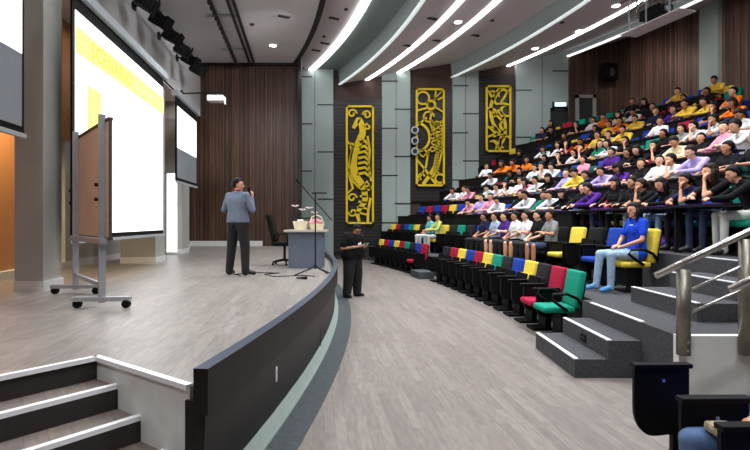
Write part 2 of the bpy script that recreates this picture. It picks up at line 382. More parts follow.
# ------------------------------------------------------------------ ceiling
prof = [(-.83, 9.6), (-.83, 8.5), (.5, 8.48), (1.87, 8.48), (1.93, 7.86), (3.1, 8.07), (4.5, 8.36), (6.9, 8.78), (6.95, 8.18), (9.45, 8.7), (12.0, 9.3), (12.05, 9.08), (15.5, 10.15)]
pm = [0, 0, 1, 1, 0, 0, 0, 1, 0, 0, 1, 0]
ysC = [-5+i*(FARY+5)/56 for i in range(57)]
mb = MB()
for j in range(len(prof)-1):
    (u0, z0), (u1, z1) = prof[j], prof[j+1]
    mb.grid([[(cx(u0, y), y, z0), (cx(u1, y), y, z1)] for y in ysC], mi=pm[j])
# underside of the stage ceiling slab
mb.grid([[(-13, y, 7.93), (cx(-.83, y), y, 7.93)] for y in ysC], mi=2)
mb.grid([[(cx(-.83, y), y, 7.93), (cx(-.83, y), y, 9.6)] for y in ysC], mi=3)
mb.grid([[(cx(-.93, y), y, 7.9), (cx(-.76, y), y, 7.9), (cx(-.76, y), y, 8.0), (cx(-.93, y), y, 8.0)] for y in ysC], mi=3, closed=True)
ceil = mb.obj('ceiling', [M['ceil'], M['ceil_green'], M['lavender'], M['dark']]); struct(ceil)
for j, (ua, ub, z, name, m, lab) in enumerate([
        (.5, .76, 8.465, 'strip_hot', 'strip_hot', 'bright curved light strip nearest the stage on the ceiling'),
        (1.87, 1.98, 7.85, 'edge_glow', 'edge_glow', 'pale curved ceiling edge given a slight glow, second from the stage'),
        (3.07, 3.24, 8.07, 'strip_hot', 'strip_hot', 'bright curved light strip, third from the stage on the ceiling'),
        (4.42, 4.6, 8.34, 'strip_hot', 'strip_hot', 'bright curved light strip, fourth from the stage on the ceiling'),
        (6.91, 7.03, 8.17, 'edge_glow', 'edge_glow', 'pale curved edge given a slight glow under the tall grey ceiling step'),
        (9.42, 9.54, 8.68, 'strip_hot', 'strip_hot', 'bright thin curved light strip nearest the hanging projector'),
        (11.98, 12.12, 9.07, 'strip_mid', 'strip_mid', 'pale curved edge given a slight glow, closest to the rear wooden wall')]):
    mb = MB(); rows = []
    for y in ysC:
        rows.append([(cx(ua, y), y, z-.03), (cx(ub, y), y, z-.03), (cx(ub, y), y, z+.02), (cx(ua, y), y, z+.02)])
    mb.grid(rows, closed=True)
    o = mb.obj('ceiling_glow_strip', M[m]); tag(o, lab, 'ceiling light', 'curved light strips on the ceiling')
def zc(u):
    for j in range(1, len(prof)-1):
        if prof[j][0] <= u <= prof[j+1][0]:
            t = (u-prof[j][0])/max(1e-6, prof[j+1][0]-prof[j][0]); return prof[j][1]*(1-t)+prof[j+1][1]*t
    return 7.93
def from_px(px, py, z):     # where a ray through a point of the picture meets the height z
    y = 520*(z-1.68)/(222-py); return ((px-375)/520*y, y)
for (px, py, z0, lab) in [(273, 45, 7.93, 'small bright downlight in the flat ceiling over the stage'), (458, 20, 8.5, 'small bright downlight between two ceiling strips above the aisle'),
                      (535, 49, 8.4, 'small bright downlight low on the ceiling near the far wall'), (579, 28, 8.95, 'bright downlight beyond the tall ceiling step, middle of three'), (616, 3, 8.8, 'bright downlight beside the hanging projector cage')]:
    x, y = from_px(px, py, z0)
    z = zc(x+.0156*(y-8.3)**2) if z0 != 7.93 else 7.93
    x, y = from_px(px, py, z)
    z = zc(x+.0156*(y-8.3)**2) if z0 != 7.93 else 7.93
    t = empty('downlight', (x, y, z)); tag(t, lab, 'ceiling light', 'round ceiling downlights')
    MB().tube([(0, 0, -.02), (0, 0, .03)], .15, 16).obj('ring', M['whiteplastic'], t); MB().tube([(0, 0, -.03), (0, 0, 0)], .12, 16).obj('lamp', M['lamp_disc'], t)
vi = 0
for (px, py) in [(252, 24), (284, 16), (334, 18), (324, 36), (325, 43), (316, 50), (346, 9), (432, 18), (407, 45), (492, 20), (475, 35), (436, 40), (562, 22), (300, 67)]:
    z = 7.93 if px < 290 else 8.3
    for _ in range(4):
        x, y = from_px(px, py, z); z = 7.93 if px < 290 else zc(x+.0156*(y-8.3)**2)
    wv = .35 if vi % 3 else .12
    t = MB().box((0, 0, -.015), (wv, .12, .05), bev=.01).obj('ceiling_vent', M['dark'], loc=(x, y, z), rz=.5 if vi % 3 else 0)
    tag(t, ('small dark slot vent in the flat stage ceiling' if px < 290 else 'small dark slot vent in the curved ceiling')+[', near the downlight', ', closest to the stage front edge', ', topmost beside the first strip', ', upper one left of the second strip', ', middle one left of the second strip', ', lowest left of the second strip', ', right above the first strip', ', beside the fourth strip', ', between third and fourth strips', ', topmost right of the fourth strip', ', lower right of the fourth strip', ', centre right of the third strip', ', under the tall step', ', touching the far wall'][vi], 'vent', 'small dark ceiling vents'); vi += 1
# ------------------------------------------------------------------ walls
def wpt(L, y, z=0):            # point at distance L off the camera on the stage-side wall direction
    return Vector((-(L+.118*y)/.993, y, z))
def wbox(L0, L1, y0, y1, z0, z1, m, name, bev=0):
    pl = [wpt(L0, y0), wpt(L0, y1), wpt(L1, y1), wpt(L1, y0)]
    return struct(MB().prism([(p.x, p.y) for p in pl], z0, z1).obj(name, m))
wbox(5.1, 5.3, -3, 20.6, 0, 5.85, M['wood_warm'], 'wall_stage_side')
wbox(5.02, 5.1, 10.6, 20.6, SH, SH+2.6, M['wallgrey'], 'wall_stage_side_lower')
wbox(4.44, 5.3, -3, 20.6, 5.85, 7.93, M['lavender'], 'wall_stage_upper')
wbox(5.0, 5.1, 2, 20.6, SH, SH+.14, M['white'], 'baseboard_stage_side')
def column(L0, L1, y0, y1, z1=5.86):
    wbox(L0, L1, y0, y1, SH, z1, M['wallgrey'], 'wall_stage_pier'); wbox(L0-.02, L1, y0-.02, y1+.02, SH, SH+.14, M['white'], 'baseboard_pier')
column(3.66, 4.05, 7.1, 7.62, 7.93); column(3.6, 4.4, 11.95, 12.7, 4.9); column(3.9, 5.1, 15.6, 16.4, 4.8); column(4.4, 5.1, 18, 18.6, 5.86); column(3.66, 4.35, 2.2, 2.75, 7.93)
t = MB().box(tuple(wpt(4.1, 15.2, 1.95)), (.3, .05, 2.3), rz=-.12+.0).obj('side_opening_glow', M['strip_mid']); t['kind'] = 'thing'  # glowing slab stands in for light leaking from a side opening
t.location = (0, 0, 0); tag(t, 'tall glowing slab for light leaking between two piers behind the screens', 'lit gap')
# timber wall at the back of the stage
struct(MB().box((-7.5, 20.65, 4.3), (8.9, .1, 7.3)).obj('wall_stage_rear', M['wood_wall']))
struct(MB().box((-5.9, 20.57, SH+.1), (2.9, .04, .2)).obj('baseboard_stage_rear', M['white']))
struct(MB().box((-2.98, 20.62, 4.6), (.14, .2, 7.6)).obj('trim_8', M['dark']))
struct(MB().box((-5.7, 20.5, 7.9), (5.4, .2, .1)).obj('trim_9', M['dark']))
# far wall behind the seating: piers, ribbed panels, wood
struct(MB().box((4.5, FARY+.16, 5.2), (20, .12, 10.8)).obj('wall_far', M['brown']))
for i, (px0, px1) in enumerate([(297, 333.5), (382, 410), (452, 478), (515, 567)]):
    x0, x1 = (px0-375)/22.3, (px1-375)/22.3
    struct(MB().box(((x0+x1)/2, FARY-.02, 5), (x1-x0, .25, 10)).obj('wall_far_pier', M['green_grey']))
    mb = MB()
    zz = [(9.2-i*.2-1.05*j) for j in range(8)]
    for j, z in enumerate(zz):
        if j % 2: mb.box((x0+.35, FARY-.15, z), (.7, .02, .05))
        else: mb.box((x1-.35, FARY-.15, z-.2), (.7, .02, .05))
    mb.box(((x0+x1)/2, FARY-.148, 5), (.02, .012, 10))
    struct(mb.obj('trim_10', M['dark']))
for i, (px0, px1, zt, zb) in enumerate([(333.5, 382, 7.2, .3), (410, 452, 7.6, 2.6), (478, 515, 8.2, 4.2)]):
    x0, x1 = (px0-375)/22.3, (px1-375)/22.3
    struct(MB().box(((x0+x1)/2, FARY+.05, (zt+zb)/2), (x1-x0, .1, zt-zb)).obj('wall_far_ribs', M['ribs']))
x0, x1 = 8.61, 11.4
struct(MB().box(((x0+x1)/2, FARY+.02, 7), (x1-x0, .16, 6)).obj('wall_far_timber', M['wood_wall']))
# rear wall curved
mb = MB(); yy = [FARY-i*(FARY-YN+2)/30 for i in range(31)]
mb.grid([[(wall_back_x(y), y, 3), (wall_back_x(y), y, 10.6), (wall_back_x(y)+.2, y, 10.6), (wall_back_x(y)+.2, y, 3)] for y in yy], closed=True)
struct(mb.obj('wall_rear', M['wood_back']))
def back_y(px, lo=5, hi=23):
    for _ in range(40):
        m = (lo+hi)/2
        if wall_back_x(m)/m*520+375 > px: lo = m
        else: hi = m
    return m
ya, yb = back_y(722), back_y(703)
xa, xb = wall_back_x(ya), wall_back_x(yb)
struct(MB().prism([(xa-.15, ya), (xa+.1, ya), (xb+.1, yb), (xb-.15, yb)], 3, 10.3).obj('wall_rear_pier', M['green_grey']))
# unseen sides of the hall behind the camera
struct(MB().box((1, -5.1, 5), (32, .2, 10.4)).obj('wall_near', M['brown']))
struct(MB().box((15.2, 0, 5), (.2, 10.4, 11)).obj('wall_right', M['brown']))
# doors on the far wall
def door(px0, px1, py_top, name, frame, zb=4.9):
    x0, x1 = (px0-375)/22.3, (px1-375)/22.3; z1 = 1.68+(222-py_top)/22.3; yf = FARY-.16
    f = MB(); fw = .14
    f.box((x0+fw/2, yf, (z1+zb)/2), (fw, .12, z1-zb)); f.box((x1-fw/2, yf, (z1+zb)/2), (fw, .12, z1-zb)); f.box(((x0+x1)/2, yf, z1-fw/2), (x1-x0, .12, fw))
    o = f.obj(name, frame); struct(o)
    MB().box(((x0+x1)/2, yf+.02, (z1+zb)/2), (x1-x0-2*fw, .05, z1-zb)).obj('door_leaf', M['door_dark'], o)
    MB().tube([(x0+.3, yf-.05, zb+1), (x0+.45, yf-.05, zb+1)], .02).obj('door_handle', M['steel'], o)
door(549, 566, 109, 'door_1', M['dark']); door(574, 594, 96, 'door_2', M['door_frame'], 4.6)
t = empty('exit_sign', ((557.5-375)/22.3, FARY-.26, 1.68+(222-106)/22.3)); tag(t, 'glowing pale cyan exit sign above the far dark doorway', 'sign')
MB().box((0, .03, 0), (.62, .08, .26), bev=.01).obj('housing', M['black'], t); MB().box((.03, -.015, .01), (.5, .01, .18)).obj('lit_panel', M['sign_cyan'], t)
# wall loudspeaker on the timber
t = empty('wall_speaker', ((600-375)/21.9, FARY-.5, 1.68+(222-78)/21.9)); tag(t, 'black loudspeaker high on the timber wall right of the door', 'speaker')
MB().box((0, 0, 0), (.62, .4, .72), bev=.03, rz=.3).obj('cabinet', M['black'], t); MB().tube([(0, .1, 0), (0, .46, 0)], .05).obj('bracket', M['blackmetal'], t)
MB().tube([(-.05, -.2, -.05), (-.05, -.23, -.05)], .2, 16).obj('cone', M['dark'], t)
# little speakers beside the second yellow panel
for i, py in enumerate((131, 141.5, 152)):
    t = empty('projector_lens_unit', ((414.5-375)/22.3, FARY-.22, 1.68+(222-py)/22.3)); tag(t, ['topmost', 'middle', 'lowest'][i]+' of three round grey fittings stacked beside the turtle patterned yellow panel', 'wall fitting', 'three round wall fittings')
    MB().tube([(0, -.05, 0), (0, .2, 0)], .17, 16).obj('body', M['casing'], t); MB().tube([(0, -.08, 0), (0, -.04, 0)], .1, 14).obj('lens', M['dark'], t)
# ------------------------------------------------------------------ yellow tracery panels
def ribbon(mb, pts, w, d=.05):
    """flat strip of width w following pts in the xz plane"""
    pts = [Vector((p[0], 0, p[1])) for p in pts]; rows = []
    for i, p in enumerate(pts):
        t = (pts[min(i+1, len(pts)-1)]-pts[max(i-1, 0)]).normalized(); n = Vector((-t.z, 0, t.x)); ww = (w[i] if isinstance(w, list) else w)*1.2
        a, b = p+n*ww/2, p-n*ww/2
        rows.append([(a.x, -d/2, a.z), (b.x, -d/2, b.z), (b.x, d/2, b.z), (a.x, d/2, a.z)])
    mb.grid(rows, closed=True)
def arcp(cx_, cz, r, a0, a1, n=14, rz=None):
    return [(cx_+r*math.cos(math.radians(a0+(a1-a0)*i/n)), cz+(rz or r)*math.sin(math.radians(a0+(a1-a0)*i/n))) for i in range(n+1)]
def spiral(cx_, cz, r0, r1, a0, a1, n=24):
    return [(cx_+(r0+(r1-r0)*i/n)*math.cos(math.radians(a0+(a1-a0)*i/n)), cz+(r0+(r1-r0)*i/n)*math.sin(math.radians(a0+(a1-a0)*i/n))) for i in range(n+1)]
def art(px0, px1, pt, pb, kind, lab):
    w = (px1-px0)/22.3; z1 = 1.68+(222-pt)/22.3; z0 = 1.68+(222-pb)/22.3; h = z1-z0
    t = empty('decorative_panel', (((px0+px1)/2-375)/22.3, FARY-.1, z0)); tag(t, lab, 'wall panel', 'yellow cut-out wall panels')
    f = MB(); fw = .09
    f.box((-w/2+fw/2, 0, h/2), (fw, .08, h)); f.box((w/2-fw/2, 0, h/2), (fw, .08, h)); f.box((0, 0, fw/2), (w, .08, fw)); f.box((0, 0, h-fw/2), (w, .08, fw))
    f.obj('frame', M['yellow_art'], t)
    g = MB(); a = w/2
    if kind == 1:       # seahorse
        spine = [(-.05*a, .02*h), (-.15*a, .1*h), (.35*a, .2*h), (.2*a, .32*h), (-.35*a, .42*h), (-.45*a, .55*h), (-.1*a, .68*h), (.2*a, .78*h), (-.05*a, .88*h), (-.3*a, .84*h), (-.5*a, .8*h)]
        sp_ = []
        for i in range(len(spine)-1):
            for q in range(4):
                u = q/4; p0 = spine[max(i-1, 0)]; p1 = spine[i]; p2 = spine[i+1]; p3 = spine[min(i+2, len(spine)-1)]
                sp_.append(tuple(.5*((2*p1[c])+(-p0[c]+p2[c])*u+(2*p0[c]-5*p1[c]+4*p2[c]-p3[c])*u*u+(-p0[c]+3*p1[c]-3*p2[c]+p3[c])*u**3) for c in (0, 1)))
        ribbon(g, sp_, [.11+.16*math.sin(PI*i/len(sp_)) for i in range(len(sp_))])
        for i in range(7):
            zz = h*(.42+.045*i); ribbon(g, [(-.2*a+.03*i*a, zz), (.35*a, zz+.06*h/5), (.75*a-.03*i*a, zz-.02*h)], .1)
        ribbon(g, [(.8*a, .36*h), (.62*a, .5*h), (.7*a, .62*h), (.55*a, .74*h)], .08)
        for i in range(5): ribbon(g, [(-.3*a+.1*i*a, (.1+.045*i)*h), (.5*a, (.08+.05*i)*h)], .07)
        ribbon(g, [(.55*a, 0), (.6*a, .12*h), (.75*a, .22*h)], .09)
        for c in [(-.55, .93, .3, 0, 400), (.5, .92, .28, 180, -250), (.55, .82, .2, 90, 450), (-.55, .22, .3, 0, 380), (-.5, .1, .28, 180, 560), (.6, .3, .2, 30, 330), (-.62, .66, .22, -90, 200)]:
            ribbon(g, spiral(c[0]*a, c[1]*h, c[2]*a*1.1, .06, c[3], c[4]), .065)
        ribbon(g, [(-a, .72*h), (-.55*a, .62*h), (-.85*a, .45*h), (-.5*a, .3*h), (-a, .25*h)], .09)
        ribbon(g, [(-a, .5*h), (-.5*a, .36*h), (0, .3*h), (.5*a, .36*h), (a, .28*h)], .08)
    elif kind == 2:     # turtle and net
        ribbon(g, arcp(.05*a, .83*h, .28*a, 0, 360, 20), .09)
        ribbon(g, arcp(-.5*a, .9*h, .42*a, -180, 180, 20), .07)
        for p, q in [((.25, .89), (1, 1)), ((.3, .88), (.4, 1)), ((.32, .81), (1, .75)), ((-.2, .8), (-1, .77)), ((.1, .77), (.0, .68)), ((1, .92), (.5, .88)), ((-.25, .7), (-.9, .62)), ((0, .68), (.6, .6)), ((.5, .62), (1, .68))]:
            ribbon(g, [(p[0]*a, p[1]*h), (q[0]*a, q[1]*h)], .07)
        ribbon(g, arcp(-.1*a, .71*h, .35*a, 0, 300), .07)
        ribbon(g, arcp(-1.0*a, .5*h, .95*a, -80, 80, 16, 1.0*a), .09)
        ribbon(g, arcp(-.6*a, .3*h, .5*a, 10, 190, 14), .06)
        for i in range(5):
            for j in range(3):
                ribbon(g, arcp((.15+.3*j+(i % 2)*.1)*a, (.38+.065*i)*h, .15*a, 0, 360, 10), .05)
        ribbon(g, [(.1*a, .62*h), (.45*a, .5*h), (.5*a, .35*h), (.3*a, .2*h), (-.1*a, .1*h), (-.5*a, .02*h)], .13)
        ribbon(g, [(.85*a, .6*h), (.8*a, .35*h), (.55*a, .2*h), (.1*a, .08*h)], .07)
        for i in range(8): ribbon(g, [(.2*a+.03*i*a, (.16+.03*i)*h), (.6*a, (.14+.03*i)*h)], .05)
        ribbon(g, [(-a, .28*h), (-.3*a, .16*h), (.4*a, .02*h)], .09); ribbon(g, [(-a, .02*h), (-.3*a, .2*h), (-.1*a, .38*h)], .07)
        ribbon(g, arcp(.65*a, .08*h, .3*a, 0, 300, 14), .07); ribbon(g, arcp(-.6*a, .1*h, .2*a, 0, 270, 12), .06)
        ribbon(g, [(-a, .36*h), (-.5*a, .3*h), (-.1*a, .36*h)], .06)
    else:               # leafy arcs
        ribbon(g, arcp(.7*a, .62*h, 1.3*a, 115, 245, 18, .36*h), .12)
        ribbon(g, arcp(-.7*a, .35*h, 1.25*a, -60, 60, 18, .32*h), .12)
        for c in [(.35, .87, .35, 0, 220), (-.5, .85, .32, -100, 120), (.55, .62, .35, 90, 280), (-.55, .58, .35, -60, 120), (.5, .4, .35, 100, 300), (-.5, .3, .4, -80, 110), (.5, .14, .4, 90, 260), (-.45, .1, .35, -60, 130)]:
            ribbon(g, arcp(c[0]*a, c[1]*h, c[2]*a, c[3], c[4], 12), [.03+.08*math.sin(PI*i/12) for i in range(13)])
        for p, q in [((-1, .95), (-.2, .72)), ((1, .96), (.2, .74)), ((-.2, .72), (1, .7)), ((-1, .68), (.1, .5)), ((1, .55), (.1, .48)), ((-1, .22), (.2, .26)), ((.2, .26), (1, .2)), ((.2, .26), (.1, 0)), ((-1, .4), (-.2, .27))]:
            ribbon(g, [(p[0]*a, p[1]*h), ((p[0]+q[0])/2*a, (p[1]+q[1])/2*h+.06), (q[0]*a, q[1]*h)], .08)
    # trim what crosses the frame
    g.v = [(max(-a+.02, min(a-.02, x)), y, max(.02, min(h-.02, z))) for x, y, z in g.v]
    g.obj('tracery', M['yellow_art'], t)
art(346, 374, 106, 224, 1, 'tallest yellow cut-out panel with a seahorse pattern, nearest the stage')
art(415.5, 444.5, 89, 186.5, 2, 'middle yellow cut-out panel with rings and a netted curve pattern')
art(485, 510.5, 86, 152.5, 3, 'shortest yellow cut-out panel with leafy arcs, furthest right')
# ------------------------------------------------------------------ projection screens along the stage side
def wq(L, y, z): p = wpt(L, y, z); return (p.x, p.y, p.z)
def wall_panel(mb, L, y0, y1, z0, z1, th=.03, mi=0):
    a, b, c, d = wpt(L, y0), wpt(L, y1), wpt(L+th, y1), wpt(L+th, y0)
    mb.prism([(a.x, a.y), (b.x, b.y), (c.x, c.y), (d.x, d.y)], z0, z1, mi)
def screen(y0, y1, z0, z1, lab, content):
    p = wpt(3.4, (y0+y1)/2, z0); t = empty('projection_screen', p); tag(t, lab, 'screen', 'projection screens along the stage wall')
    off = Vector(p)
    def part(name, mb, m):
        mb.v = [tuple(Vector(v)-off) for v in mb.v]; return mb.obj(name, m, t)
    mb = MB(); wall_panel(mb, 3.4, y0, y1, z0, z1, .03); part('border', mb, M['black'])
    mb = MB(); wall_panel(mb, 3.385, y0+.07, y1-.07, content, z1-.22, .01); part('projected_slide', mb, M['screen_white'])
    if content > z0+.2:
        mb = MB(); wall_panel(mb, 3.388, y0+.07, y1-.07, z0+.08, content, .01); part('bare_fabric', mb, M['screen_grey'])
    mb = MB(); wall_panel(mb, 3.32, y0-.12, y1+.12, z1, z1+.14, .16); part('casing', mb, M['casing'])
    mb = MB(); wall_panel(mb, 3.37, y0, y1, z0-.05, z0+.0, .05); part('bottom_bar', mb, M['casing'])
    for yy_ in (y0+.4, y1-.4):
        mb = MB(); mb.tube([wq(3.4, yy_, z1+.1), wq(4.45, yy_, z1+.5 if z1+.5 > 5.9 else 5.95)], .02, 6); part('hanger', mb, M['blackmetal'])
    return t, part
t, part = screen(7.39, 11.87, 1.42, 4.95, 'largest projection screen, behind the rolling whiteboard, with a yellow heading band', 1.5)
mb = MB(); wall_panel(mb, 3.378, 7.46, 11.8, 4.12, 4.5, .008); part('heading_band', mb, M['screen_yellow'])
mb = MB(); wall_panel(mb, 3.378, 7.85, 8.35, 2.75, 3.75, .008); part('picture_block', mb, M['screen_yellow'])
mb = MB(); wall_panel(mb, 3.378, 7.85, 8.5, 2.15, 2.72, .008); part('blue_block', mb, M['screen_blue'])  # plain blue block below the yellow one on the slide
fc = bpy.data.curves.new('slide_text', 'FONT'); fc.body = 'SCENARIO'; fc.size = .34; fc.align_x = 'LEFT'; fc.space_character = 1.15
fc.extrude = .002; ftmp = bpy.data.objects.new('ftmp', fc); COL.objects.link(ftmp); fme = bpy.data.meshes.new_from_object(ftmp.evaluated_get(bpy.context.evaluated_depsgraph_get()))
bpy.data.objects.remove(ftmp); fme.materials.clear(); fme.materials.append(M['slide_text'])
fo = bpy.data.objects.new('slide_text', fme); COL.objects.link(fo); fo.parent = t
pp = wpt(3.37, 7.95, 4.2)-Vector(t.location)
fo.matrix_local = Matrix.Translation(pp) @ Matrix(((WD[0], 0, .993, 0), (WD[1], 0, .118, 0), (0, 1, 0, 0), (0, 0, 0, 1)))
screen(3.2, 6.16, 2.72, 5.0, 'projection screen cut by the left edge of the view, grey below its picture', 3.65)
screen(13.0, 15.25, 2.72, 4.82, 'smallest and furthest projection screen, beside the rear timber wall', 3.55)
# ------------------------------------------------------------------ track of stage spotlights, rails, projectors
t = empty('spotlight_bar', wpt(3.9, 10, 7.05)); tag(t, 'long black lighting bar fixed along the upper stage wall', 'lighting bar')
off = Vector(t.location)
mb = MB(); mb.tube([wq(3.9, 9.4, 7.05), wq(3.9, 17.6, 7.05)], .045, 8); mb.v = [tuple(Vector(v)-off) for v in mb.v]; mb.obj('bar', M['blackmetal'], t)
for yy_ in (10.9, 12.9, 15, 17):
    mb = MB(); mb.tube([wq(3.9, yy_, 7.05), wq(4.44, yy_, 7.05)], .03, 6); mb.tube([wq(4.40, yy_, 7.05), wq(4.43, yy_, 7.05)], .12, 10)
    mb.v = [tuple(Vector(v)-off) for v in mb.v]; mb.obj('wall_bracket', M['blackmetal'], t)
ords = ['first', 'second', 'third', 'fourth', 'fifth', 'sixth', 'seventh', 'eighth', 'ninth', 'tenth', 'eleventh', 'twelfth', 'thirteenth', 'fourteenth', 'fifteenth', 'sixteenth', 'seventeenth', 'eighteenth', 'nineteenth', 'twentieth',
        'twenty-first', 'twenty-second', 'twenty-third', 'twenty-fourth', 'twenty-fifth', 'twenty-sixth', 'twenty-seventh', 'twenty-eighth', 'twenty-ninth', 'thirtieth', 'thirty-first', 'thirty-second']
for i, yy_ in enumerate([9.9, 10.9, 12.0, 13.1, 14.2, 15.3, 16.3, 17.3]):
    t = empty('stage_spotlight', wpt(3.86, yy_, 7.0), -.12+.25*(i % 3)); tag(t, 'black stage spotlight on the wall bar, %s counted from the camera' % ords[i], 'spotlight', 'stage spotlights on the wall bar')
    R = Matrix.Rotation(math.radians(28), 3, 'Y')
    MB().box((.02, 0, -.24), (.42, .3, .3), rot=R, bev=.03).obj('housing', M['black'], t)
    MB().box((.24, 0, -.36), (.03, .36, .36), rot=R).obj('barn_door', M['black'], t)
    MB().tube([(0, -.19, -.24), (0, -.19, -.03), (0, .19, -.03), (0, .19, -.24)], .018, 6).obj('yoke', M['blackmetal'], t)
for (xa_, ya_, xb_, yb_, lab, teeth) in [(-5.35, 20.2, -3.3, 5.0, 'toothed dark ceiling track over the stage, left of the paired tracks', True), (-4.85, 20.2, -2.85, 5.0, 'smooth dark ceiling track over the stage, right of the toothed one', False)]:
    t = empty('ceiling_track', ((xa_+xb_)/2, (ya_+yb_)/2, 7.83)); tag(t, lab, 'ceiling track'); o_ = Vector(t.location)
    a_, b_ = Vector((xa_, ya_, 7.8)), Vector((xb_, yb_, 7.8)); mb = MB(); mb.tube([a_-o_, b_-o_], .05, 6)
    if not teeth: mb.tube([a_-o_+Vector((.14, 0, .06)), b_-o_+Vector((.14, 0, .06))], .05, 6)
    mb.obj('rail', M['dark'], t)
    if teeth:
        cm = MB().box((0, 0, -.06), (.1, .14, .1)).mesh('carrier', M['dark'])
        for i in range(40):
            q = bpy.data.objects.new('carrier', cm); COL.objects.link(q); q.parent = t; q.location = a_.lerp(b_, i/39)-o_
    mb = MB()
    for i in range(5): q = a_.lerp(b_, (i+.5)/5)-o_; mb.box(tuple(q+Vector((-.1, 0, .07))), (.5, .07, .05))
    mb.obj('ceiling_brackets', M['casing'], t)
# projector on a wall arm
p0 = wpt(4.44, 17.6, 6.05); p1 = Vector((p0.x+1.2, 17.6, 6.0))
t = empty('wall_projector', p1); tag(t, 'small white projector on a long black arm in front of the timber wall', 'projector')
MB().box((0, 0, -.16), (.55, .42, .2), bev=.05).obj('body', M['whiteplastic'], t)
MB().tube([(-1.2, 0, .03), (.1, 0, .06)], .025, 6).obj('arm', M['blackmetal'], t); MB().tube([(0, 0, .06), (0, 0, -.07)], .03).obj('mount', M['black'], t)
MB().tube([(-1.2, 0, .03), (-1.16, 0, .03)], .12, 10).obj('wall_plate', M['blackmetal'], t); MB().tube([(.26, 0, -.18), (.3, 0, -.34)], .03).obj('cable', M['whiteplastic'], t)
# projector lift hanging from the house ceiling
t = empty('projector_lift', (8.1, 15, 7.4)); tag(t, 'pale hanging tray with a projector cage under the ceiling, at top right', 'projector lift')
dv = Vector((.57, -1.8, 0)).normalized(); ang = math.atan2(dv.y, dv.x)
MB().box((0, 0, 0), (2.1, .62, .03), rz=ang, bev=.008).obj('tray', M['whiteplastic'], t)
for s_ in (-.75, -.1, .7): MB().tube([tuple(dv*s_+Vector((-.25, -.1, 0))), tuple(dv*s_+Vector((-.25, -.1, .9)))], .025).obj('hanger', M['casing'], t)
g = MB()
for i in range(4):
    for s_ in (-1, 1):
        g.tube([tuple(dv*(-.9+.5*i)+Vector((.2*s_, .1*s_, .55))), tuple(dv*(-.5+.5*i)+Vector((-.2*s_, -.1*s_, 1.0)))], .025, 6)
g.tube([tuple(dv*-1+Vector((.2, 0, .55))), tuple(dv*1+Vector((.2, 0, .55)))], .035); g.tube([tuple(dv*-1+Vector((-.25, 0, 1))), tuple(dv*1+Vector((-.25, 0, 1)))], .035)
g.obj('scissor_frame', M['steel_dark'], t); MB().box((0, 0, .3), (.75, .5, .3), rz=ang, bev=.04).obj('projector', M['black'], t)
MB().tube([tuple(dv*.38+Vector((0, 0, .3))), tuple(dv*.45+Vector((0, 0, .3)))], .09, 12).obj('lens', M['screen_grey'], t)
# ------------------------------------------------------------------ rolling whiteboard
t = empty('rolling_whiteboard', (-3.02, 5.75, SH)); tag(t, 'rolling board on an aluminium stand, brown back towards the hall', 'whiteboard')
a = Vector((0, 0, 0)); b = Vector((-.93, 1.11, 0)); dn = (b-a).normalized(); nn = Vector((-dn.y, dn.x, 0)); ang = math.atan2(dn.y, dn.x)
for q, nm in ((a, 'post'), (b, 'post')):
    MB().box(tuple(q+Vector((0, 0, 1.1))), (.05, .07, 2.08), rz=ang, bev=.006).obj('post', M['aluminium'], t)
    f = MB().box(tuple(q+Vector((-.0, 0, .1))), (.62, .07, .05), rz=.06, bev=.006).obj('foot_bar', M['aluminium'], t)
    for s_ in (-.27, .27):
        c = MB(); c.tube([(q.x+s_, q.y-.025, .045), (q.x+s_, q.y+.025, .045)], .045, 12); c.tube([(q.x+s_, q.y, .05), (q.x+s_, q.y, .1)], .012, 6); c.obj('caster', M['black'], t)
mid = (a+b)/2
MB().box(tuple(mid+Vector((0, 0, .25))), (1.45, .03, .05), rz=ang).obj('lower_brace', M['aluminium'], t)
bm_ = mid+dn*.12
MB().box(tuple(bm_-nn*.05+Vector((0, 0, 1.42))), (2.0, .03, 1.28), rz=ang, bev=.005).obj('board', M['board_brown'], t)
MB().box(tuple(bm_-nn*.07+Vector((0, 0, 1.42))), (1.92, .012, 1.2), rz=ang).obj('writing_face', M['whiteplastic'], t)
g = MB(); hz = 1.42
for s_ in (-1, 1): g.box(tuple(bm_-nn*.05+dn*s_*1.005+Vector((0, 0, hz))), (.02, .03, 1.32), rz=ang); g.box(tuple(bm_-nn*.05+Vector((0, 0, hz+s_*.655))), (2.02, .05, .03), rz=ang)
g.obj('board_frame', M['brown'], t)
MB().box(tuple(mid+Vector((0, 0, .74))), (1.7, .1, .06), rz=ang).obj('tray', M['aluminium'], t)
for q in (a, b):
    for z in (1.2, 1.36): MB().tube([q+nn*.04+Vector((0, 0, z)), q+nn*.075+Vector((0, 0, z))], .02, 8).obj('clamp_knob', M['black'], t)
# ------------------------------------------------------------------ desk, flowers, chair, microphone stand on the stage
t = empty('lectern_desk', (-1.43, 10.9, SH)); tag(t, 'slate blue panelled desk with a pale top near the stage edge', 'desk')
MB().box((0, .02, .37), (.7, .5, .74), bev=.005).obj('modesty_panel', M['desk_grey'], t); MB().box((0, 0, .765), (.86, .66, .045), bev=.008).obj('desktop', M['desk_top'], t)
t = empty('flower_basket', (-1.22, 10.85, SH+.788)); tag(t, 'cream basket of pale pink flowers on the right of the stage desk', 'flower basket')
MB().tube([(0, 0, 0), (0, 0, .13)], [.13, .17], 12).obj('basket', M['cream'], t); MB().tube([(-.15, 0, .12), (-.1, 0, .26), (0, 0, .31), (.1, 0, .26), (.15, 0, .12)], .012).obj('handle', M['cream'], t)
g = MB()
for i in range(14): g.ell((random.uniform(-.13, .13), random.uniform(-.1, .1), random.uniform(.13, .2)), (.045, .045, .035), 8)
g.obj('blossoms', M['pink'], t)
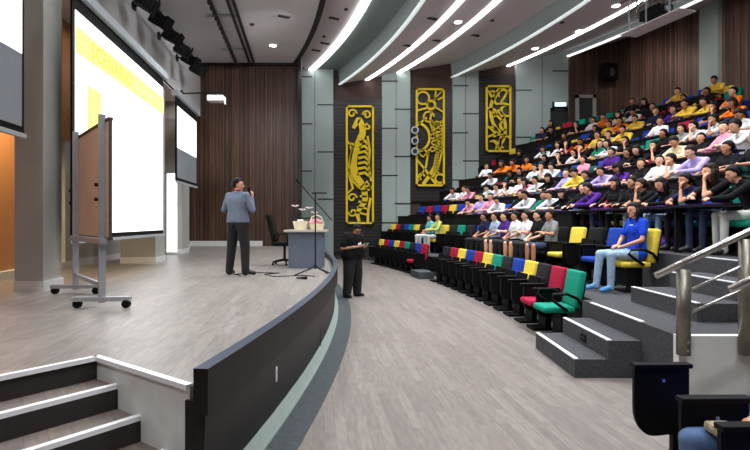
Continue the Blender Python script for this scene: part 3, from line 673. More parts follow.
t = empty('tissue_box', (-1.55, 10.8, SH+.788)); tag(t, 'cream open box standing left of the flower basket on the desk', 'box')
MB().tube([(0, 0, 0), (0, 0, .18)], [.12, .16], 4, cap=True).obj('box_body', M['cream'], t); g = MB(); g.box((0, 0, .19), (.12, .05, .05), rz=.4, bev=.01); g.obj('contents', M['paper'], t)
t = empty('lily_vase', (-1.4, 10.95, SH+.788)); tag(t, 'thin stemmed lily arrangement rising above the stage desk', 'flowers')
for (dx, dz) in [(-.28, .5), (-.12, .42), (.02, .46), (.12, .36)]:
    s_ = MB().tube([(0, 0, .03), (dx*.5, 0, dz*.7), (dx, 0, dz)], .006, 6).obj('stem', M['stem'], t)
    g = MB()
    for q in range(6): g.ell((dx+.04*math.cos(q*PI/3), .04*math.sin(q*PI/3), dz), (.055, .016, .01), 8, rot=Matrix.Rotation(q*PI/3, 3, 'Z') @ Matrix.Rotation(-.4, 3, 'Y'))
    g.obj('flower', M['lily'], t)
MB().tube([(0, 0, 0), (0, 0, .1)], [.05, .035], 12).obj('vase', M['casing'], t)
t = empty('office_chair', (-2.0, 11.5, SH)); tag(t, 'black swivel office chair behind the stage desk', 'chair')
MB().box((0, 0, .47), (.5, .5, .09), bev=.03).obj('seat', M['black'], t)
MB().box((-.28, .05, .82), (.1, .48, .62), rot=Matrix.Rotation(-.25, 3, 'Y'), bev=.04).obj('backrest', M['black'], t)
MB().tube([(0, 0, .1), (0, 0, .45)], .03).obj('gas_column', M['blackmetal'], t)
for i in range(5):
    q = i*2*PI/5; l = MB(); l.tube([(0, 0, .12), (.28*math.cos(q), .28*math.sin(q), .075)], [.03, .02]); l = l.obj('leg', M['black'], t)
    c = MB(); c.ell((.28*math.cos(q), .28*math.sin(q), .032), (.03, .03, .03), 8); c.obj('caster', M['black'], l)
for s_ in (-1, 1): MB().tube([(.1, s_*.27, .48), (.12, s_*.3, .68), (-.15, s_*.3, .7), (-.2, s_*.26, .55)], .018).obj('armrest', M['black'], t)
t = empty('microphone_stand', (-1.05, 9.15, SH)); tag(t, 'black boom microphone stand on a tripod near the stage edge', 'microphone stand')
MB().tube([(0, 0, .12), (0, 0, 1.47)], .013).obj('pole', M['blackmetal'], t)
for q in (185, 352, 60):
    q = math.radians(q); MB().tube([(0, 0, .2), (.06*math.cos(q), .06*math.sin(q), .14), (.37*math.cos(q), .37*math.sin(q), .012)], .012).obj('leg', M['blackmetal'], t)
MB().tube([(-.26, -.1, 1.62), (.28, .1, .98)], .009).obj('boom', M['blackmetal'], t)
MB().tube([(-.06, 0, 1.46), (.2, 0, 1.46)], .012).obj('clutch', M['black'], t); MB().tube([(-.32, -.12, 1.69), (-.26, -.1, 1.62)], [.024, .014]).obj('microphone', M['black'], t)
g = MB(); pts = [(-1.05, 9.0), (-1.3, 9.2), (-1.7, 9.0), (-2.0, 9.3), (-1.8, 9.6), (-2.2, 9.7), (-2.5, 9.4), (-2.35, 9.0)]
cps = []
for i in range(len(pts)-1):
    for q in range(5): u = q/5; cps.append((pts[i][0]*(1-u)+pts[i+1][0]*u+.04*math.sin(i*5+q), pts[i][1]*(1-u)+pts[i+1][1]*u, SH+.008))
g.tube(cps, .008, 6); tag(g.obj('cable', M['black']), 'thin black cable lying in loops on the stage floor', 'cable')
g = MB(); g.tube([(-1.3, 8.6, SH+.025), (-1.12, 8.55, SH+.03)], [.012, .025], 8); tag(g.obj('floor_microphone', M['black']), 'black microphone lying on the stage floor before the stand', 'microphone')
# table with things beyond the standing man
# ------------------------------------------------------------------ hall chairs, facing -X in their own frame
def chair_parts(fab, slab=True, flipped=True, loops=False):
    """list of (name, mesh, material key or None for the fabric)"""
    P = []
    s = MB()
    if flipped: s.box((.14, 0, .585), (.08, .44, .36), rot=Matrix.Rotation(math.radians(14), 3, 'Y'), bev=.03)
    else: s.box((-.03, 0, .43), (.46, .48, .09), bev=.035)
    P.append(('seat', s.mesh('seat', M['fab_yellow'], True), True))
    if flipped:
        u = MB(); u.box((.085, 0, .585), (.03, .46, .38), rot=Matrix.Rotation(math.radians(14), 3, 'Y'), bev=.01); P.append(('seat_shell', u.mesh('seat_shell', M['black']), False))
    b = MB(); R = Matrix.Rotation(math.radians(10), 3, 'Y')
    b.box((.27, 0, .715), (.10, .5, .53), rot=R, bev=.04); P.append(('backrest', b.mesh('backrest', M['fab_yellow'], True), True))
    sh = MB(); sh.box((.325, 0, .70), (.025, .46, .46), rot=R, bev=.01); P.append(('back_shell', sh.mesh('back_shell', M['black']), False))
    for sgn in (-1, 1):
        a_ = MB()
        if loops: a_.tube([(.28, sgn*.27, .5), (.2, sgn*.28, .6), (.05, sgn*.28, .665), (-.14, sgn*.28, .66), (-.18, sgn*.28, .6), (-.05, sgn*.28, .5), (.06, sgn*.27, .43)], .022, 8)
        else: a_.box((-.02, sgn*.28, .665), (.42, .055, .03), bev=.01)
        P.append(('armrest', a_.mesh('armrest', M['black'], loops), False))
        if not loops:
            p_ = MB(); n = 8; prof_ = [(.2, .65), (.2, .3), (.02, .24)]+[(-.06-.12*math.sin(q*PI/2/n), .24+.14*(1-math.cos(q*PI/2/n))) for q in range(n+1)]+[(-.18, .65)]
            m_ = len(prof_)
            p_.add([(x, sgn*.28-.015, z) for x, z in prof_]+[(x, sgn*.28+.015, z) for x, z in prof_], [tuple(range(m_)), tuple(range(2*m_-1, m_-1, -1))]+[(i, (i+1) % m_, m_+(i+1) % m_, m_+i) for i in range(m_)])
            P.append(('side_panel', p_.mesh('side_panel', M['black']), False))
    d_ = MB(); d_.box((.06, 0, .21), (.09, .32, .40), bev=.01); d_.box((.0, 0, .02), (.36, .34, .04), bev=.01); P.append(('pedestal', d_.mesh('pedestal', M['black']), False))
    return P
PARTS = {'flip': chair_parts('x'), 'open': chair_parts('x', flipped=False), 'loop': chair_parts('x', flipped=False, loops=True)}
def joined(key):
    vs = []; fs = []; mi = []
    for nm, me, fabric in PARTS[key]:
        o = len(vs); vs += [tuple(v.co) for v in me.vertices]
        for p in me.polygons: fs.append([i+o for i in p.vertices]); mi.append(0 if fabric else 1)
    me = bpy.data.meshes.new('hall_chair_'+key); me.from_pydata(vs, [], fs); me.materials.append(M['fab_yellow']); me.materials.append(M['black'])
    me.polygons.foreach_set('material_index', mi); me.update(); return me
JO = {k: joined(k) for k in ('flip', 'open')}
def setmat(o, i, m):
    o.material_slots[i].link = 'OBJECT'; o.material_slots[i].material = m
def hall_chair(x, y, z, rz, colour, style, detailed, label, group):
    if detailed:
        t = empty('hall_chair', (x, y, z), rz)
        for nm, me, fabric in PARTS[style]:
            o = bpy.data.objects.new(nm, me); COL.objects.link(o); o.parent = t
            if fabric: setmat(o, 0, M['fab_'+colour])
    else:
        t = bpy.data.objects.new('hall_chair', JO['open' if style == 'loop' else style]); COL.objects.link(t); t.location = (x, y, z); t.rotation_euler = (0, 0, rz)
        setmat(t, 0, M['fab_'+colour])
    tag(t, label, 'chair', group); return t
# ------------------------------------------------------------------ people
def capsule(p0, p1, r0, r1, n=12):
    """closed tapered capsule mesh between two points"""
    p0, p1 = Vector(p0), Vector(p1); ax = p1-p0; L = ax.length
    if L < 1e-5: ax = Vector((0, 0, 1)); L = 1e-5
    ax = ax.normalized(); up = Vector((0, 0, 1)) if abs(ax.z) < .9 else Vector((1, 0, 0)); a = ax.cross(up).normalized(); b = a.cross(ax)
    rings = []
    for i in range(1, 5): th = PI/2*(1-i/4); rings.append((p0-ax*r0*math.sin(th), max(r0*math.cos(th), 1e-4)))
    rings[-1] = (p0, r0)
    for i in range(0, 4): th = PI/2*i/4; rings.append((p1+ax*r1*math.sin(th), r1*math.cos(th)))
    vs = []; fs = []
    for c, r in rings:
        for k in range(n): q = 2*PI*k/n; vs.append(c+(a*math.cos(q)+b*math.sin(q))*r)
    for i in range(len(rings)-1):
        for k in range(n): k2 = (k+1) % n; fs.append((i*n+k, i*n+k2, (i+1)*n+k2, (i+1)*n+k))
    o = len(vs); vs.append(p0-ax*r0); vs.append(p1+ax*r1); m_ = (len(rings)-1)*n
    for k in range(n): k2 = (k+1) % n; fs.append((o, k2, k)); fs.append((o+1, m_+k, m_+k2))
    return vs, fs
SK, SHI, TRO, SHO, EYE, LIP = range(6)
def build_person(J, voxel=.012, sleeve='short', legs='long', female=False, bulk=1.0, name='person'):
    caps = []
    def c(p0, p1, r0, r1, s): caps.append((Vector(p0), Vector(p1), r0, r1, s))
    V_ = Vector; pel, che, nk, hd = [V_(J[k]) for k in ('pelvis', 'chest', 'neck', 'head')]
    f = V_(J['face']).normalized(); up = V_(J.get('up', (0, 0, 1))); side = up.cross(f).normalized(); up = f.cross(side).normalized()
    shs = [V_(p) for p in J['sh']]; sv = (shs[1]-shs[0]).normalized()
    hips = [V_(p) for p in J['hip']]; hv = (hips[1]-hips[0]).normalized()
    w = bulk
    fem = .93 if female else 1
    mid = pel.lerp(che, .45)
    for s in (-1, 0, 1):
        c(pel+hv*s*.075*w, mid+sv*s*.06*w*fem, .11*w, .1*w*fem, SHI); c(mid+sv*s*.06*w*fem, che+sv*s*.085*w*fem, .1*w*fem, .105*w*fem, SHI)
    c(che+sv*-.06, nk-up*.03, .09*w*fem, .055, SHI); c(che+sv*.06, nk-up*.03, .09*w*fem, .055, SHI)
    for i in (0, 1):
        c(che+(shs[i]-che)*.35, shs[i], .09*w*fem, .064*w*fem, SHI); c(nk-up*.02, shs[i], .048, .055*w*fem, SHI)
        if female: c(che+sv*(-.07 if i == 0 else .07)+f*.0+V_(J.get('front', (-1, 0, 0)))*.07, che+sv*(-.07 if i == 0 else .07)+V_(J.get('front', (-1, 0, 0)))*.08-V_((0, 0, .05)), .055, .06, SHI)
        el, wr = V_(J['el'][i]), V_(J['wr'][i])
        ua = shs[i].lerp(el, .62)
        if sleeve == 'short':
            c(shs[i], ua, .062*w*fem, .058*w*fem, SHI); c(ua, el, .04*fem, .036*fem, SK); c(el, wr, .037*fem, .025*fem, SK)
        else:
            c(shs[i], el, .06*w*fem, .05*w*fem, SHI); c(el, wr-(wr-el).normalized()*.02, .046*w*fem, .035*fem, SHI); c(el.lerp(wr, .85), wr, .025, .024, SK)
        # hand
        hdv = V_(J['hdir'][i]).normalized(); pn = V_(J['palm'][i]).normalized(); sd = hdv.cross(pn).normalized()*(1 if i == 0 else -1); pn = sd.cross(hdv).normalized()*(1 if i == 0 else -1)
        if V_(J['palm'][i]).dot(pn) < 0: pn = -pn
        curl = J.get('curl', (.35, .35))[i]
        for q in (-.026, -.009, .009, .026): c(wr+hdv*.015, wr+hdv*.085+sd*q, .017, .0125, SK)
        for q, l in ((-.027, .060), (-.009, .074), (.009, .080), (.027, .068)):
            b0 = wr+hdv*.085+sd*q; d0 = (hdv*math.cos(curl)+pn*math.sin(curl)); b1 = b0+d0*l*.5
            d1 = (hdv*math.cos(curl*2.4)+pn*math.sin(curl*2.4)); b2 = b1+d1*l*.3; d3 = (hdv*math.cos(curl*3.4)+pn*math.sin(curl*3.4)); b3 = b2+d3*l*.25
            c(b0, b1, .0105, .0095, SK); c(b1, b2, .0095, .0088, SK); c(b2, b3, .0088, .0078, SK)
        t0 = wr+hdv*.03+sd*.024; t1 = t0+(sd*.7+hdv*.6+pn*.35).normalized()*.038; t2 = t1+(hdv*.85+pn*.5+sd*.1).normalized()*.032
        c(t0, t1, .014, .011, SK); c(t1, t2, .011, .009, SK)
        kn, an, toe = V_(J['kn'][i]), V_(J['an'][i]), V_(J['toe'][i])
        if legs == 'long':
            lw = 1.22 if J.get('stand') else 1
            c(hips[i], kn, .092*w, .062*w*lw, TRO); c(kn, an+V_((0, 0, -.03)), .06*w*lw, .048*w*lw, TRO)
        else:
            c(hips[i], hips[i].lerp(kn, .85), .092*w, .072*w, TRO); c(hips[i].lerp(kn, .8), kn, .055, .05, SK); c(kn, kn.lerp(an, .4), .05, .05, SK); c(kn.lerp(an, .4), an, .05, .033, SK)
        c(an+V_((0, 0, -.02)), toe, .045, .036, SHO); c(an+V_((0, 0, -.03)), an-(toe-an)*.25+V_((0, 0, -.035)), .04, .034, SHO)
        c(pel, hips[i], .112*w, .105*w, TRO if J.get('stand') else SHI)
        if J.get('stand'): c(hips[i]+V_((0, 0, .04)), hips[i]-V_((0, 0, .08)), .105*w, .1*w, TRO)
    # neck, head
    c(nk-up*.03, hd-up*.05-f*.01, .054*fem, .05*fem, SK)
    c(hd-f*.028+up*.018, hd+f*.012+up*.018, .078, .074, SK); c(hd-up*.03+f*.01, hd-up*.083+f*.052, .062, .032, SK)
    for s in (-1, 1):
        c(hd-up*.02+f*.03+side*s*.03, hd-up*.07+f*.035+side*s*.02, .045, .034, SK)
        c(hd-up*.012+side*s*.076-f*.012+up*.02, hd-up*.035+side*s*.074-f*.008, .015, .011, SK)
        c(hd+up*.022+f*.074+side*s*.018, hd+up*.02+f*.066+side*s*.045, .011, .009, SK)
    c(hd+up*.008+f*.082, hd-up*.024+f*.1, .009, .014, SK); c(hd-up*.052+f*.078-side*.014, hd-up*.052+f*.078+side*.014, .011, .011, SK); c(hd-up*.088+f*.058-side*.01, hd-up*.088+f*.058+side*.01, .019, .019, SK)
    mb = MB()
    for p0, p1, r0, r1, s in caps: mb.add(*capsule(p0, p1, r0, r1, 10))
    me = mb.mesh('tmp', M['skin0']); ob = bpy.data.objects.new('tmp', me); COL.objects.link(ob)
    md = ob.modifiers.new('r', 'REMESH'); md.mode = 'VOXEL'; md.voxel_size = voxel
    sm = ob.modifiers.new('s', 'SMOOTH'); sm.factor = .5; sm.iterations = 3 if voxel > .009 else 4
    dg = bpy.context.evaluated_depsgraph_get(); out = bpy.data.meshes.new_from_object(ob.evaluated_get(dg), depsgraph=dg)
    bpy.data.objects.remove(ob); bpy.data.meshes.remove(me)
    out.name = name; out.materials.clear()
    for k in ('skin0', 'cl_black', 'trousers', 'shoe', 'eye', 'lips'): out.materials.append(M[k])
    n = len(out.polygons); ctr = np.empty(n*3); out.polygons.foreach_get('center', ctr); ctr = ctr.reshape(-1, 3)
    best = np.full(n, 1e9); idx = np.zeros(n, dtype=np.int32)
    for p0, p1, r0, r1, s in caps:
        a = np.array(p0); ab = np.array(p1)-a; L2 = max(ab @ ab, 1e-9); tt = np.clip(((ctr-a) @ ab)/L2, 0, 1)
        dist = np.linalg.norm(ctr-(a+tt[:, None]*ab), axis=1)-(r0+(r1-r0)*tt)
        if s == SK: dist = dist+.002
        m_ = dist < best; best[m_] = dist[m_]; idx[m_] = s
    ee = .0105 if voxel > .009 else .0085
    for s in (-1, 1):
        for qq in (.024, .034):
            pe = np.array(hd+up*.004+f*.076+side*s*qq); dv_ = ctr-pe; dn_ = dv_ @ np.array(up); d = np.sqrt((dv_**2).sum(1)+2.5*dn_**2); idx[d < ee] = EYE
    for q in (-.015, 0, .015):
        pm_ = np.array(hd-up*.053+f*.088+side*q); d = np.linalg.norm(ctr-pm_, axis=1); idx[d < ee] = LIP
    if J.get('stand'):
        inn = np.abs(ctr[:, 1]) < .22
        idx[(idx == SHI) & (ctr[:, 2] < J['hem']) & inn] = TRO; idx[(idx == TRO) & (ctr[:, 2] >= J['hem'])] = SHI
    out.polygons.foreach_set('material_index', idx.astype(np.int32)); out.polygons.foreach_set('use_smooth', np.ones(n, dtype=bool)); out.update()
    return out, (hd, f, up, side, nk)
def build_hair(fr, style, name='hair'):
    hd, f, up, side, nk = fr
    R = Matrix((side, -f, up)).transposed()     # local x: side, y: back, z: up
    mb = MB(); vs = []; n, m = 28, 18
    cen = Vector((0, .018, .022)); r = Vector((.093, .107, .104))
    for i in range(m+1):
        th = PI*i/m
        for k in range(n):
            ph = 2*PI*k/n; v = Vector((math.sin(th)*math.cos(ph), math.sin(th)*math.sin(ph), math.cos(th)))
            q = 1.0+.02*math.sin(7*ph+5*th)
            front = -v.y
            line = (.36 if front > .45 else (.05 if front > 0 else (-.84 if style == 'short' else -.9)))
            if front > 0 and front <= .45: line = -.45+(.36+.45)*(front/.45)**1.3
            if style == 'fringe' and front > .3: line = .16
            if v.z < line: q *= .79
            vs.append(cen+Vector((v.x*r.x*q, v.y*r.y*q, v.z*r.z*q)))
    fs = []
    for i in range(m):
        for k in range(n): k2 = (k+1) % n; fs.append((i*n+k, (i+1)*n+k, (i+1)*n+k2, i*n+k2))
    mb.add([R @ v+hd for v in vs], fs)
    if style in ('long', 'fringe'):
        rows = []
        for i in range(9):
            t = i/8; z = .03-.34*t; row = []
            for k in range(16):
                a = 2*PI*k/16; w = .088-.008*t; dd = .05+.012*math.sin(3*a+4*t); row.append(R @ Vector((w*math.cos(a)*(1.08+.1*math.sin(9*t)), .055+dd*math.sin(a)+.03*t, z))+hd)
            rows.append(row)
        mb.grid(rows, closed=True)
        for s in (-1, 1):
            mb.tube([R @ Vector((s*.082, .01, .03))+hd, R @ Vector((s*.088, 0, -.06))+hd, R @ Vector((s*.08, -.005, -.16))+hd, R @ Vector((s*.07, 0, -.25))+hd], [.026, .028, .026, .012], 8)
    if style == 'tail':
        mb.tube([R @ Vector((0, .1, .03))+hd, R @ Vector((0, .15, -.02))+hd, R @ Vector((0, .15, -.12))+hd, R @ Vector((0, .13, -.22))+hd], [.03, .036, .03, .01], 8)
    return mb.mesh(name, M['hair'], True)
def sit(che, nk, hd, face, el, wr, hdir=None, palm=None, curl=(.3, .3), knee=.36, spread=.1, up=(0, 0, 1)):
    che, nk = Vector(che), Vector(nk)
    return dict(pelvis=(.07, 0, .575), chest=che, neck=nk, head=hd, face=face, up=up, sh=[(che.x-.0, -.165, che.z+.085), (che.x-.0, .165, che.z+.085)],
                el=el, wr=wr, hdir=hdir or [(-1, .2, -.1), (-1, -.2, -.1)], palm=palm or [(0, 0, -1)]*2, curl=curl,
                hip=[(.03, -.09, .55), (.03, .09, .55)], kn=[(-knee, -spread-.02, .56), (-knee-.03, spread+.02, .56)], an=[(-knee+.0, -spread, .1), (-knee-.02, spread+.03, .1)],
                toe=[(-knee-.13, -spread-.02, .045), (-knee-.14, spread+.05, .045)])
POSES = {
    'upright': sit((.07, 0, .93), (.06, 0, 1.09), (.03, 0, 1.205), (-1, .15, -.05), [(-.10, -.25, .80), (-.10, .25, .80)], [(-.33, -.15, .79), (-.33, .12, .79)]),
    'leaning': sit((-.06, 0, .90), (-.15, 0, 1.04), (-.22, 0, 1.14), (-1, .05, -.35), [(-.33, -.25, .80), (-.33, .25, .80)], [(-.5, -.03, .79), (-.52, .06, .80)], [(-.3, 1, 0), (-.4, -1, 0)]),
    'writing': sit((-.02, 0, .90), (-.10, 0, 1.05), (-.17, 0, 1.15), (-1, .15, -.8), [(-.25, -.27, .80), (-.25, .24, .80)], [(-.44, -.10, .79), (-.46, .02, .79)], curl=(.6, .4)),
    'chin': sit((-.05, 0, .90), (-.12, 0, 1.05), (-.18, 0, 1.16), (-1, .2, -.1), [(-.36, -.14, .80), (-.34, .20, .80)], [(-.30, -.06, 1.0), (-.5, -.05, .79)], [(.1, .1, 1), (-.4, -1, 0)], [(1, 0, 0), (0, 0, -1)], (.55, .3)),
    'turned': sit((.05, 0, .93), (.04, 0, 1.09), (.02, 0, 1.205), (-.8, -.6, 0), [(-.10, -.25, .79), (-.12, .24, .80)], [(-.36, -.10, .79), (-.36, .10, .79)]),
    'lap': sit((.09, 0, .92), (.09, 0, 1.08), (.06, 0, 1.195), (-1, .1, -.08), [(.03, -.25, .76), (.02, .25, .76)], [(-.18, -.08, .67), (-.17, .06, .69)], [(-.5, .8, -.1), (-.5, -.8, -.1)]),
    'crossed': sit((.09, 0, .92), (.08, 0, 1.08), (.05, 0, 1.195), (-1, .1, -.05), [(-.02, -.25, .80), (-.02, .25, .80)], [(-.16, .06, .84), (-.17, -.07, .82)], [(-.1, 1, 0), (-.1, -1, .1)]),
}
PROTO = {}
for key, J in POSES.items():
    for sx in ('m', 'f'):
        if sx == 'f' and key in ('crossed',): continue
        me, fr = build_person(J, .0135, 'long' if key+sx in ('leaningm', 'writingm', 'turnedm', 'uprightf', 'leaningf') else 'short', 'shorts' if key == 'crossed' else 'long', sx == 'f', 1.0 if sx == 'm' else .93)
        PROTO[key+sx] = (me, {h: build_hair(fr, h) for h in (('short',) if sx == 'm' else ('long', 'tail', 'fringe'))})
def seat_person(x, y, z, rz, key, shirt, trousers, hair, skin, label, group, sc=1.0, shoe='shoe', hairmat='hair'):
    me, hs = PROTO[key]; o = bpy.data.objects.new('person', me); COL.objects.link(o); o.location = (x, y, z); o.rotation_euler = (0, 0, rz); o.scale = (sc, sc, sc)
    setmat(o, 0, M[skin]); setmat(o, 1, M['cl_'+shirt]); setmat(o, 2, M[trousers]); setmat(o, 3, M[shoe])
    h = bpy.data.objects.new('hair', hs[hair]); COL.objects.link(h); h.parent = o; setmat(h, 0, M[hairmat])
    tag(o, label, 'person', group); return o
# ------------------------------------------------------------------ seating plan
rowname = ['front row', 'second row', 'third row', 'fourth row', 'fifth row', 'sixth row', 'seventh row', 'eighth row', 'ninth row', 'back row']
def px_of(x, y, z): return (375+520*x/y, 222-520*(z-1.68)/y)
G = {'g': 'green', 'r': 'crimson', 'd': 'charcoal', 'y': 'yellow', 'b': 'blue', 't': 'teal', 'k': 'black'}
# front row, near block from the stair end, then far block
for i, c_ in enumerate('grdybdgyrbyrd'):
    y = 7.6+.594*i; x = row_x(0, y)
    st = 'loop' if i == 0 else 'open' if i == 1 else 'flip'
    hall_chair(x, y, 0, row_rot(0, y), G[c_], st, True, '%s padded chair%s, %s from the carpeted steps in the front row' % (G[c_], ' with lowered seat' if st != 'flip' else '', ords[i]), 'front row chairs in the near block')
for i, c_ in enumerate('rbdgrybry'):
    y = 16.7+.54*i; x = row_x(0, y)
    hall_chair(x, y, 0, row_rot(0, y), G[c_], 'open' if i == 0 else 'flip', True, '%s padded chair, %s from the middle aisle in the far front row block' % (G[c_], ords[i]), 'front row chairs in the far block')
# second row : (y, chair colour, person)
R2 = [(8.1, 'y', 'GIRL'), (9.0, 'b', None), (9.7, 'k', None), (10.4, 'y', None),
      (11.1, 'k', ('crossedm', 'grey', 'jeans_dark', 'short')), (11.7, 'd', ('lapm', 'black', 'trousers', 'short')), (12.3, 'd', ('crossedm', 'white', 'trousers', 'short')), (12.9, 'd', ('lapm', 'white', 'trousers', 'short')),
      (13.5, 'd', ('crossedm', 'purple', 'trousers', 'short')), (14.1, 'b', ('lapm', 'pale blue', 'trousers', 'short')), (14.8, 'd', ('lapm', 'navy', 'trousers', 'short')), (15.5, 'b', None), (16.2, 'd', None), (16.9, 'g', None), (17.5, 'd', None),
      (18.15, 'y', ('turnedm', 'lime', 'trousers_white', 'short')), (18.9, 'b', ('lapm', 'cyan', 'trousers_white', 'short')), (19.5, 'g', None), (20.0, 'd', None), (20.5, 'y', None), (21.0, 'g', None), (21.4, 'b', None), (21.8, 'd', None), (22.2, 'r', None), (22.7, 'y', None)]
for i, (y, c_, who) in enumerate(R2):
    x = row_x(1, y); rz = row_rot(1, y)
    hall_chair(x, y, ROWT[1], rz, G[c_], 'loop' if i == 0 else 'open' if (who or i in (1, 3)) else 'flip', True, '%s padded chair, %s from the near stairs in the second row' % (G[c_], ords[i]), 'second row chairs')
    if who and who != 'GIRL':
        seat_person(x-.02, y, ROWT[1]-.0, rz, who[0], who[1], who[2], who[3], 'skin%d' % (i % 3), 'person in %s shirt, seat %s from the near stairs in the second row' % (who[1], ords[i]), 'people in the second row', 1.03)
# overrides for clothes, from what the photograph shows : (px, py of head, shirt)
OV = [(508, 163, 'orange'), (517, 162, 'orange'), (528, 162, 'orange'), (484, 203, 'lavender'), (497, 200, 'white'), (487, 182, 'white'), (505, 180, 'white'), (517, 176, 'white'), (538, 172, 'white'), (552, 170, 'black'),
      (566, 170, 'lavender'), (459, 193, 'white'), (470, 190, 'pink'), (475, 196, 'pink'), (590, 140, 'orange'), (603, 137, 'yellow'), (609, 128, 'yellow'), (620, 130, 'yellow'), (615, 136, 'cream'), (640, 120, 'yellow'), (632, 122, 'orange'), (650, 112, 'navy'),
      (697, 101, 'yellow'), (712, 99, 'yellow'), (728, 95, 'orange'), (735, 97, 'orange'), (663, 117, 'white'), (700, 122, 'white'), (713, 118, 'white'), (736, 120, 'white'), (722, 132, 'pink'), (620, 175, 'purple'), (609, 170, 'lavender'),
      (632, 160, 'black'), (645, 158, 'white'), (662, 155, 'black'), (620, 178, 'black'), (634, 178, 'black'), (657, 178, 'black'), (680, 176, 'black'), (709, 165, 'black'), (742, 165, 'black'), (540, 190, 'green'), (565, 193, 'black'), (695, 142, 'black'), (715, 150, 'black'),
      (583, 172, 'yellow'), (590, 183, 'purple'), (604, 185, 'navy'), (545, 148, 'white'), (558, 142, 'white'), (573, 152, 'white'), (570, 140, 'red'), (585, 155, 'pink'), (745, 130, 'black'), (740, 145, 'lavender'), (675, 112, 'purple')]
emptyrow = [None, None, 480, 452, 470, 483, 500, 515, 530, 548]
y0row = [0, 0, 7.3, 8.5, 9.8, 11.0, 12.2, 13.4, 14.6, 15.8]
fabs = 'ybrgtbyrgb'
pos_keys = ['uprightm', 'leaningm', 'writingm', 'chinm', 'turnedm', 'uprightf', 'leaningf', 'writingf', 'chinf', 'turnedf', 'leaningm', 'uprightm']
people_seats = []
for k in range(2, 10):
    y = y0row[k]; i = 0; pitch = .6 if k < 6 else .62
    while y < 22.9:
        x = row_x(k, y); rz = row_rot(k, y); px, py = px_of(x, y, ROWT[k]+1.25)
        if px > 775: y += pitch; continue
        occ = px > emptyrow[k] and random.random() < (.95 if k == 2 and px > 520 else (.5 if px < emptyrow[k]+35 else .82) if k < 6 else (.5 if px < emptyrow[k]+30 else .72))
        if abs(px-681) < 6 and k == 6: occ = False
        if abs(px-648) < 6 and k == 5: occ = False
        col = G[random.choice(fabs)]
        people_seats.append([k, i, x, y, rz, px, py, occ, col]); i += 1; y += pitch
ovm = {}
for px, py, c_ in OV:
    best = min((s for s in people_seats if (s[0], s[1]) not in ovm), key=lambda s: (s[5]-px)**2+((s[6]-py)*1.3)**2)
    ovm[(best[0], best[1])] = c_; best[7] = True
palette = ['black']*14+['white']*6+['purple']*3+['navy']*2+['maroon', 'grey', 'lavender', 'pink', 'orange', 'yellow', 'green', 'pale blue', 'cream', 'blue']
rowcount = {}
for s in people_seats:
    k, i, x, y, rz, px, py, occ, col = s
    det = k == 2 or not occ and k < 5
    ptxt = ords[i]
    hc_ = hall_chair(x, y, ROWT[k], rz, col, 'open' if occ or random.random() < .15 else 'flip', det, '%s padded chair%s, %s seat from the near end of the %s' % (col, ' under a person' if occ else ' left empty', ptxt, rowname[k]), '%s chairs' % rowname[k])
    hc_.scale = (1, 1.06, 1.06 if occ else 1.17)
    if occ:
        key = random.choice(pos_keys)
        if (k, i) in ovm: shirt = ovm[(k, i)]
        else:
            if px > 590 and k >= 7: shirt = random.choice(['orange', 'yellow', 'white', 'black', 'cream', 'black'])
            else: shirt = random.choice(palette)
        if k == 2 and px > 690: key = 'chinf' if px < 725 else 'leaningm'
        tr_ = random.choice(['trousers', 'trousers', 'jeans_dark', 'jeans'])
        if k == 2 and px > 725: tr_ = 'trousers_white'
        sx = key[-1]; hair = 'short' if sx == 'm' else random.choice(['long', 'tail', 'fringe'])
        desc = {'upright': 'sitting upright', 'leaning': 'leaning forward', 'writing': 'head bent down', 'chin': 'chin on one hand', 'turned': 'head turned'}[key[:-1]]
        seat_person(x+.01, y, ROWT[k], .45*rz+.55*math.atan2(-(9.3-y), 2.4+x)+random.uniform(-.2, .2), key, shirt, tr_, hair, 'skin%d' % random.randrange(3),
                    'person in %s top %s, %s from near end, %s' % (shirt, desc, ptxt, rowname[k]), 'people in the %s' % rowname[k], random.uniform(.98, 1.08), hairmat=random.choice(['hair', 'hair', 'hair_brown']))
# long writing desks before rows three to ten
for k in range(2, 10):
    ya_ = y0row[k]-.3; n = max(2, round((22.9-ya_)/2.4)); st_ = (22.9-ya_)/n
    for j in range(n):
        y0_, y1_ = ya_+j*st_+.01, ya_+(j+1)*st_-.01; ym = (y0_+y1_)/2; xm = row_x(k, ym)
        t = empty('writing_desk', (xm-.45, ym, ROWT[k])); tag(t, 'dark long writing desk, %s section from the near end of the %s' % (ords[j], rowname[k]), 'desk', 'long writing desks')
        open_front = (k == 2 and j < 2)
        if open_front:
            for yl in (y1_-.05, (y0_+y1_)/2): MB().box((row_x(k, yl)-.5-(xm-.45), yl-ym, .35), (.1, .05, .7)).obj('leg', M['hall_desk'], t)
        for nm, pr in (('desktop', [(-.59, .70), (-.28, .70), (-.28, .735), (-.59, .735)]), ('front_panel', [(-.56, .0), (-.535, .0), (-.535, .70), (-.56, .70)])):
            if open_front and nm == 'front_panel': continue
            mb = MB(); rows = []
            for q in range(7):
                y = y0_+(y1_-y0_)*q/6; x = row_x(k, y); a_ = row_rot(k, y)
                rows.append([(x+u*math.cos(a_)-(xm-.45), y+u*math.sin(a_)-ym, z) for u, z in pr])
            mb.grid(rows, closed=True); mb.obj(nm, M['hall_desk'], t)
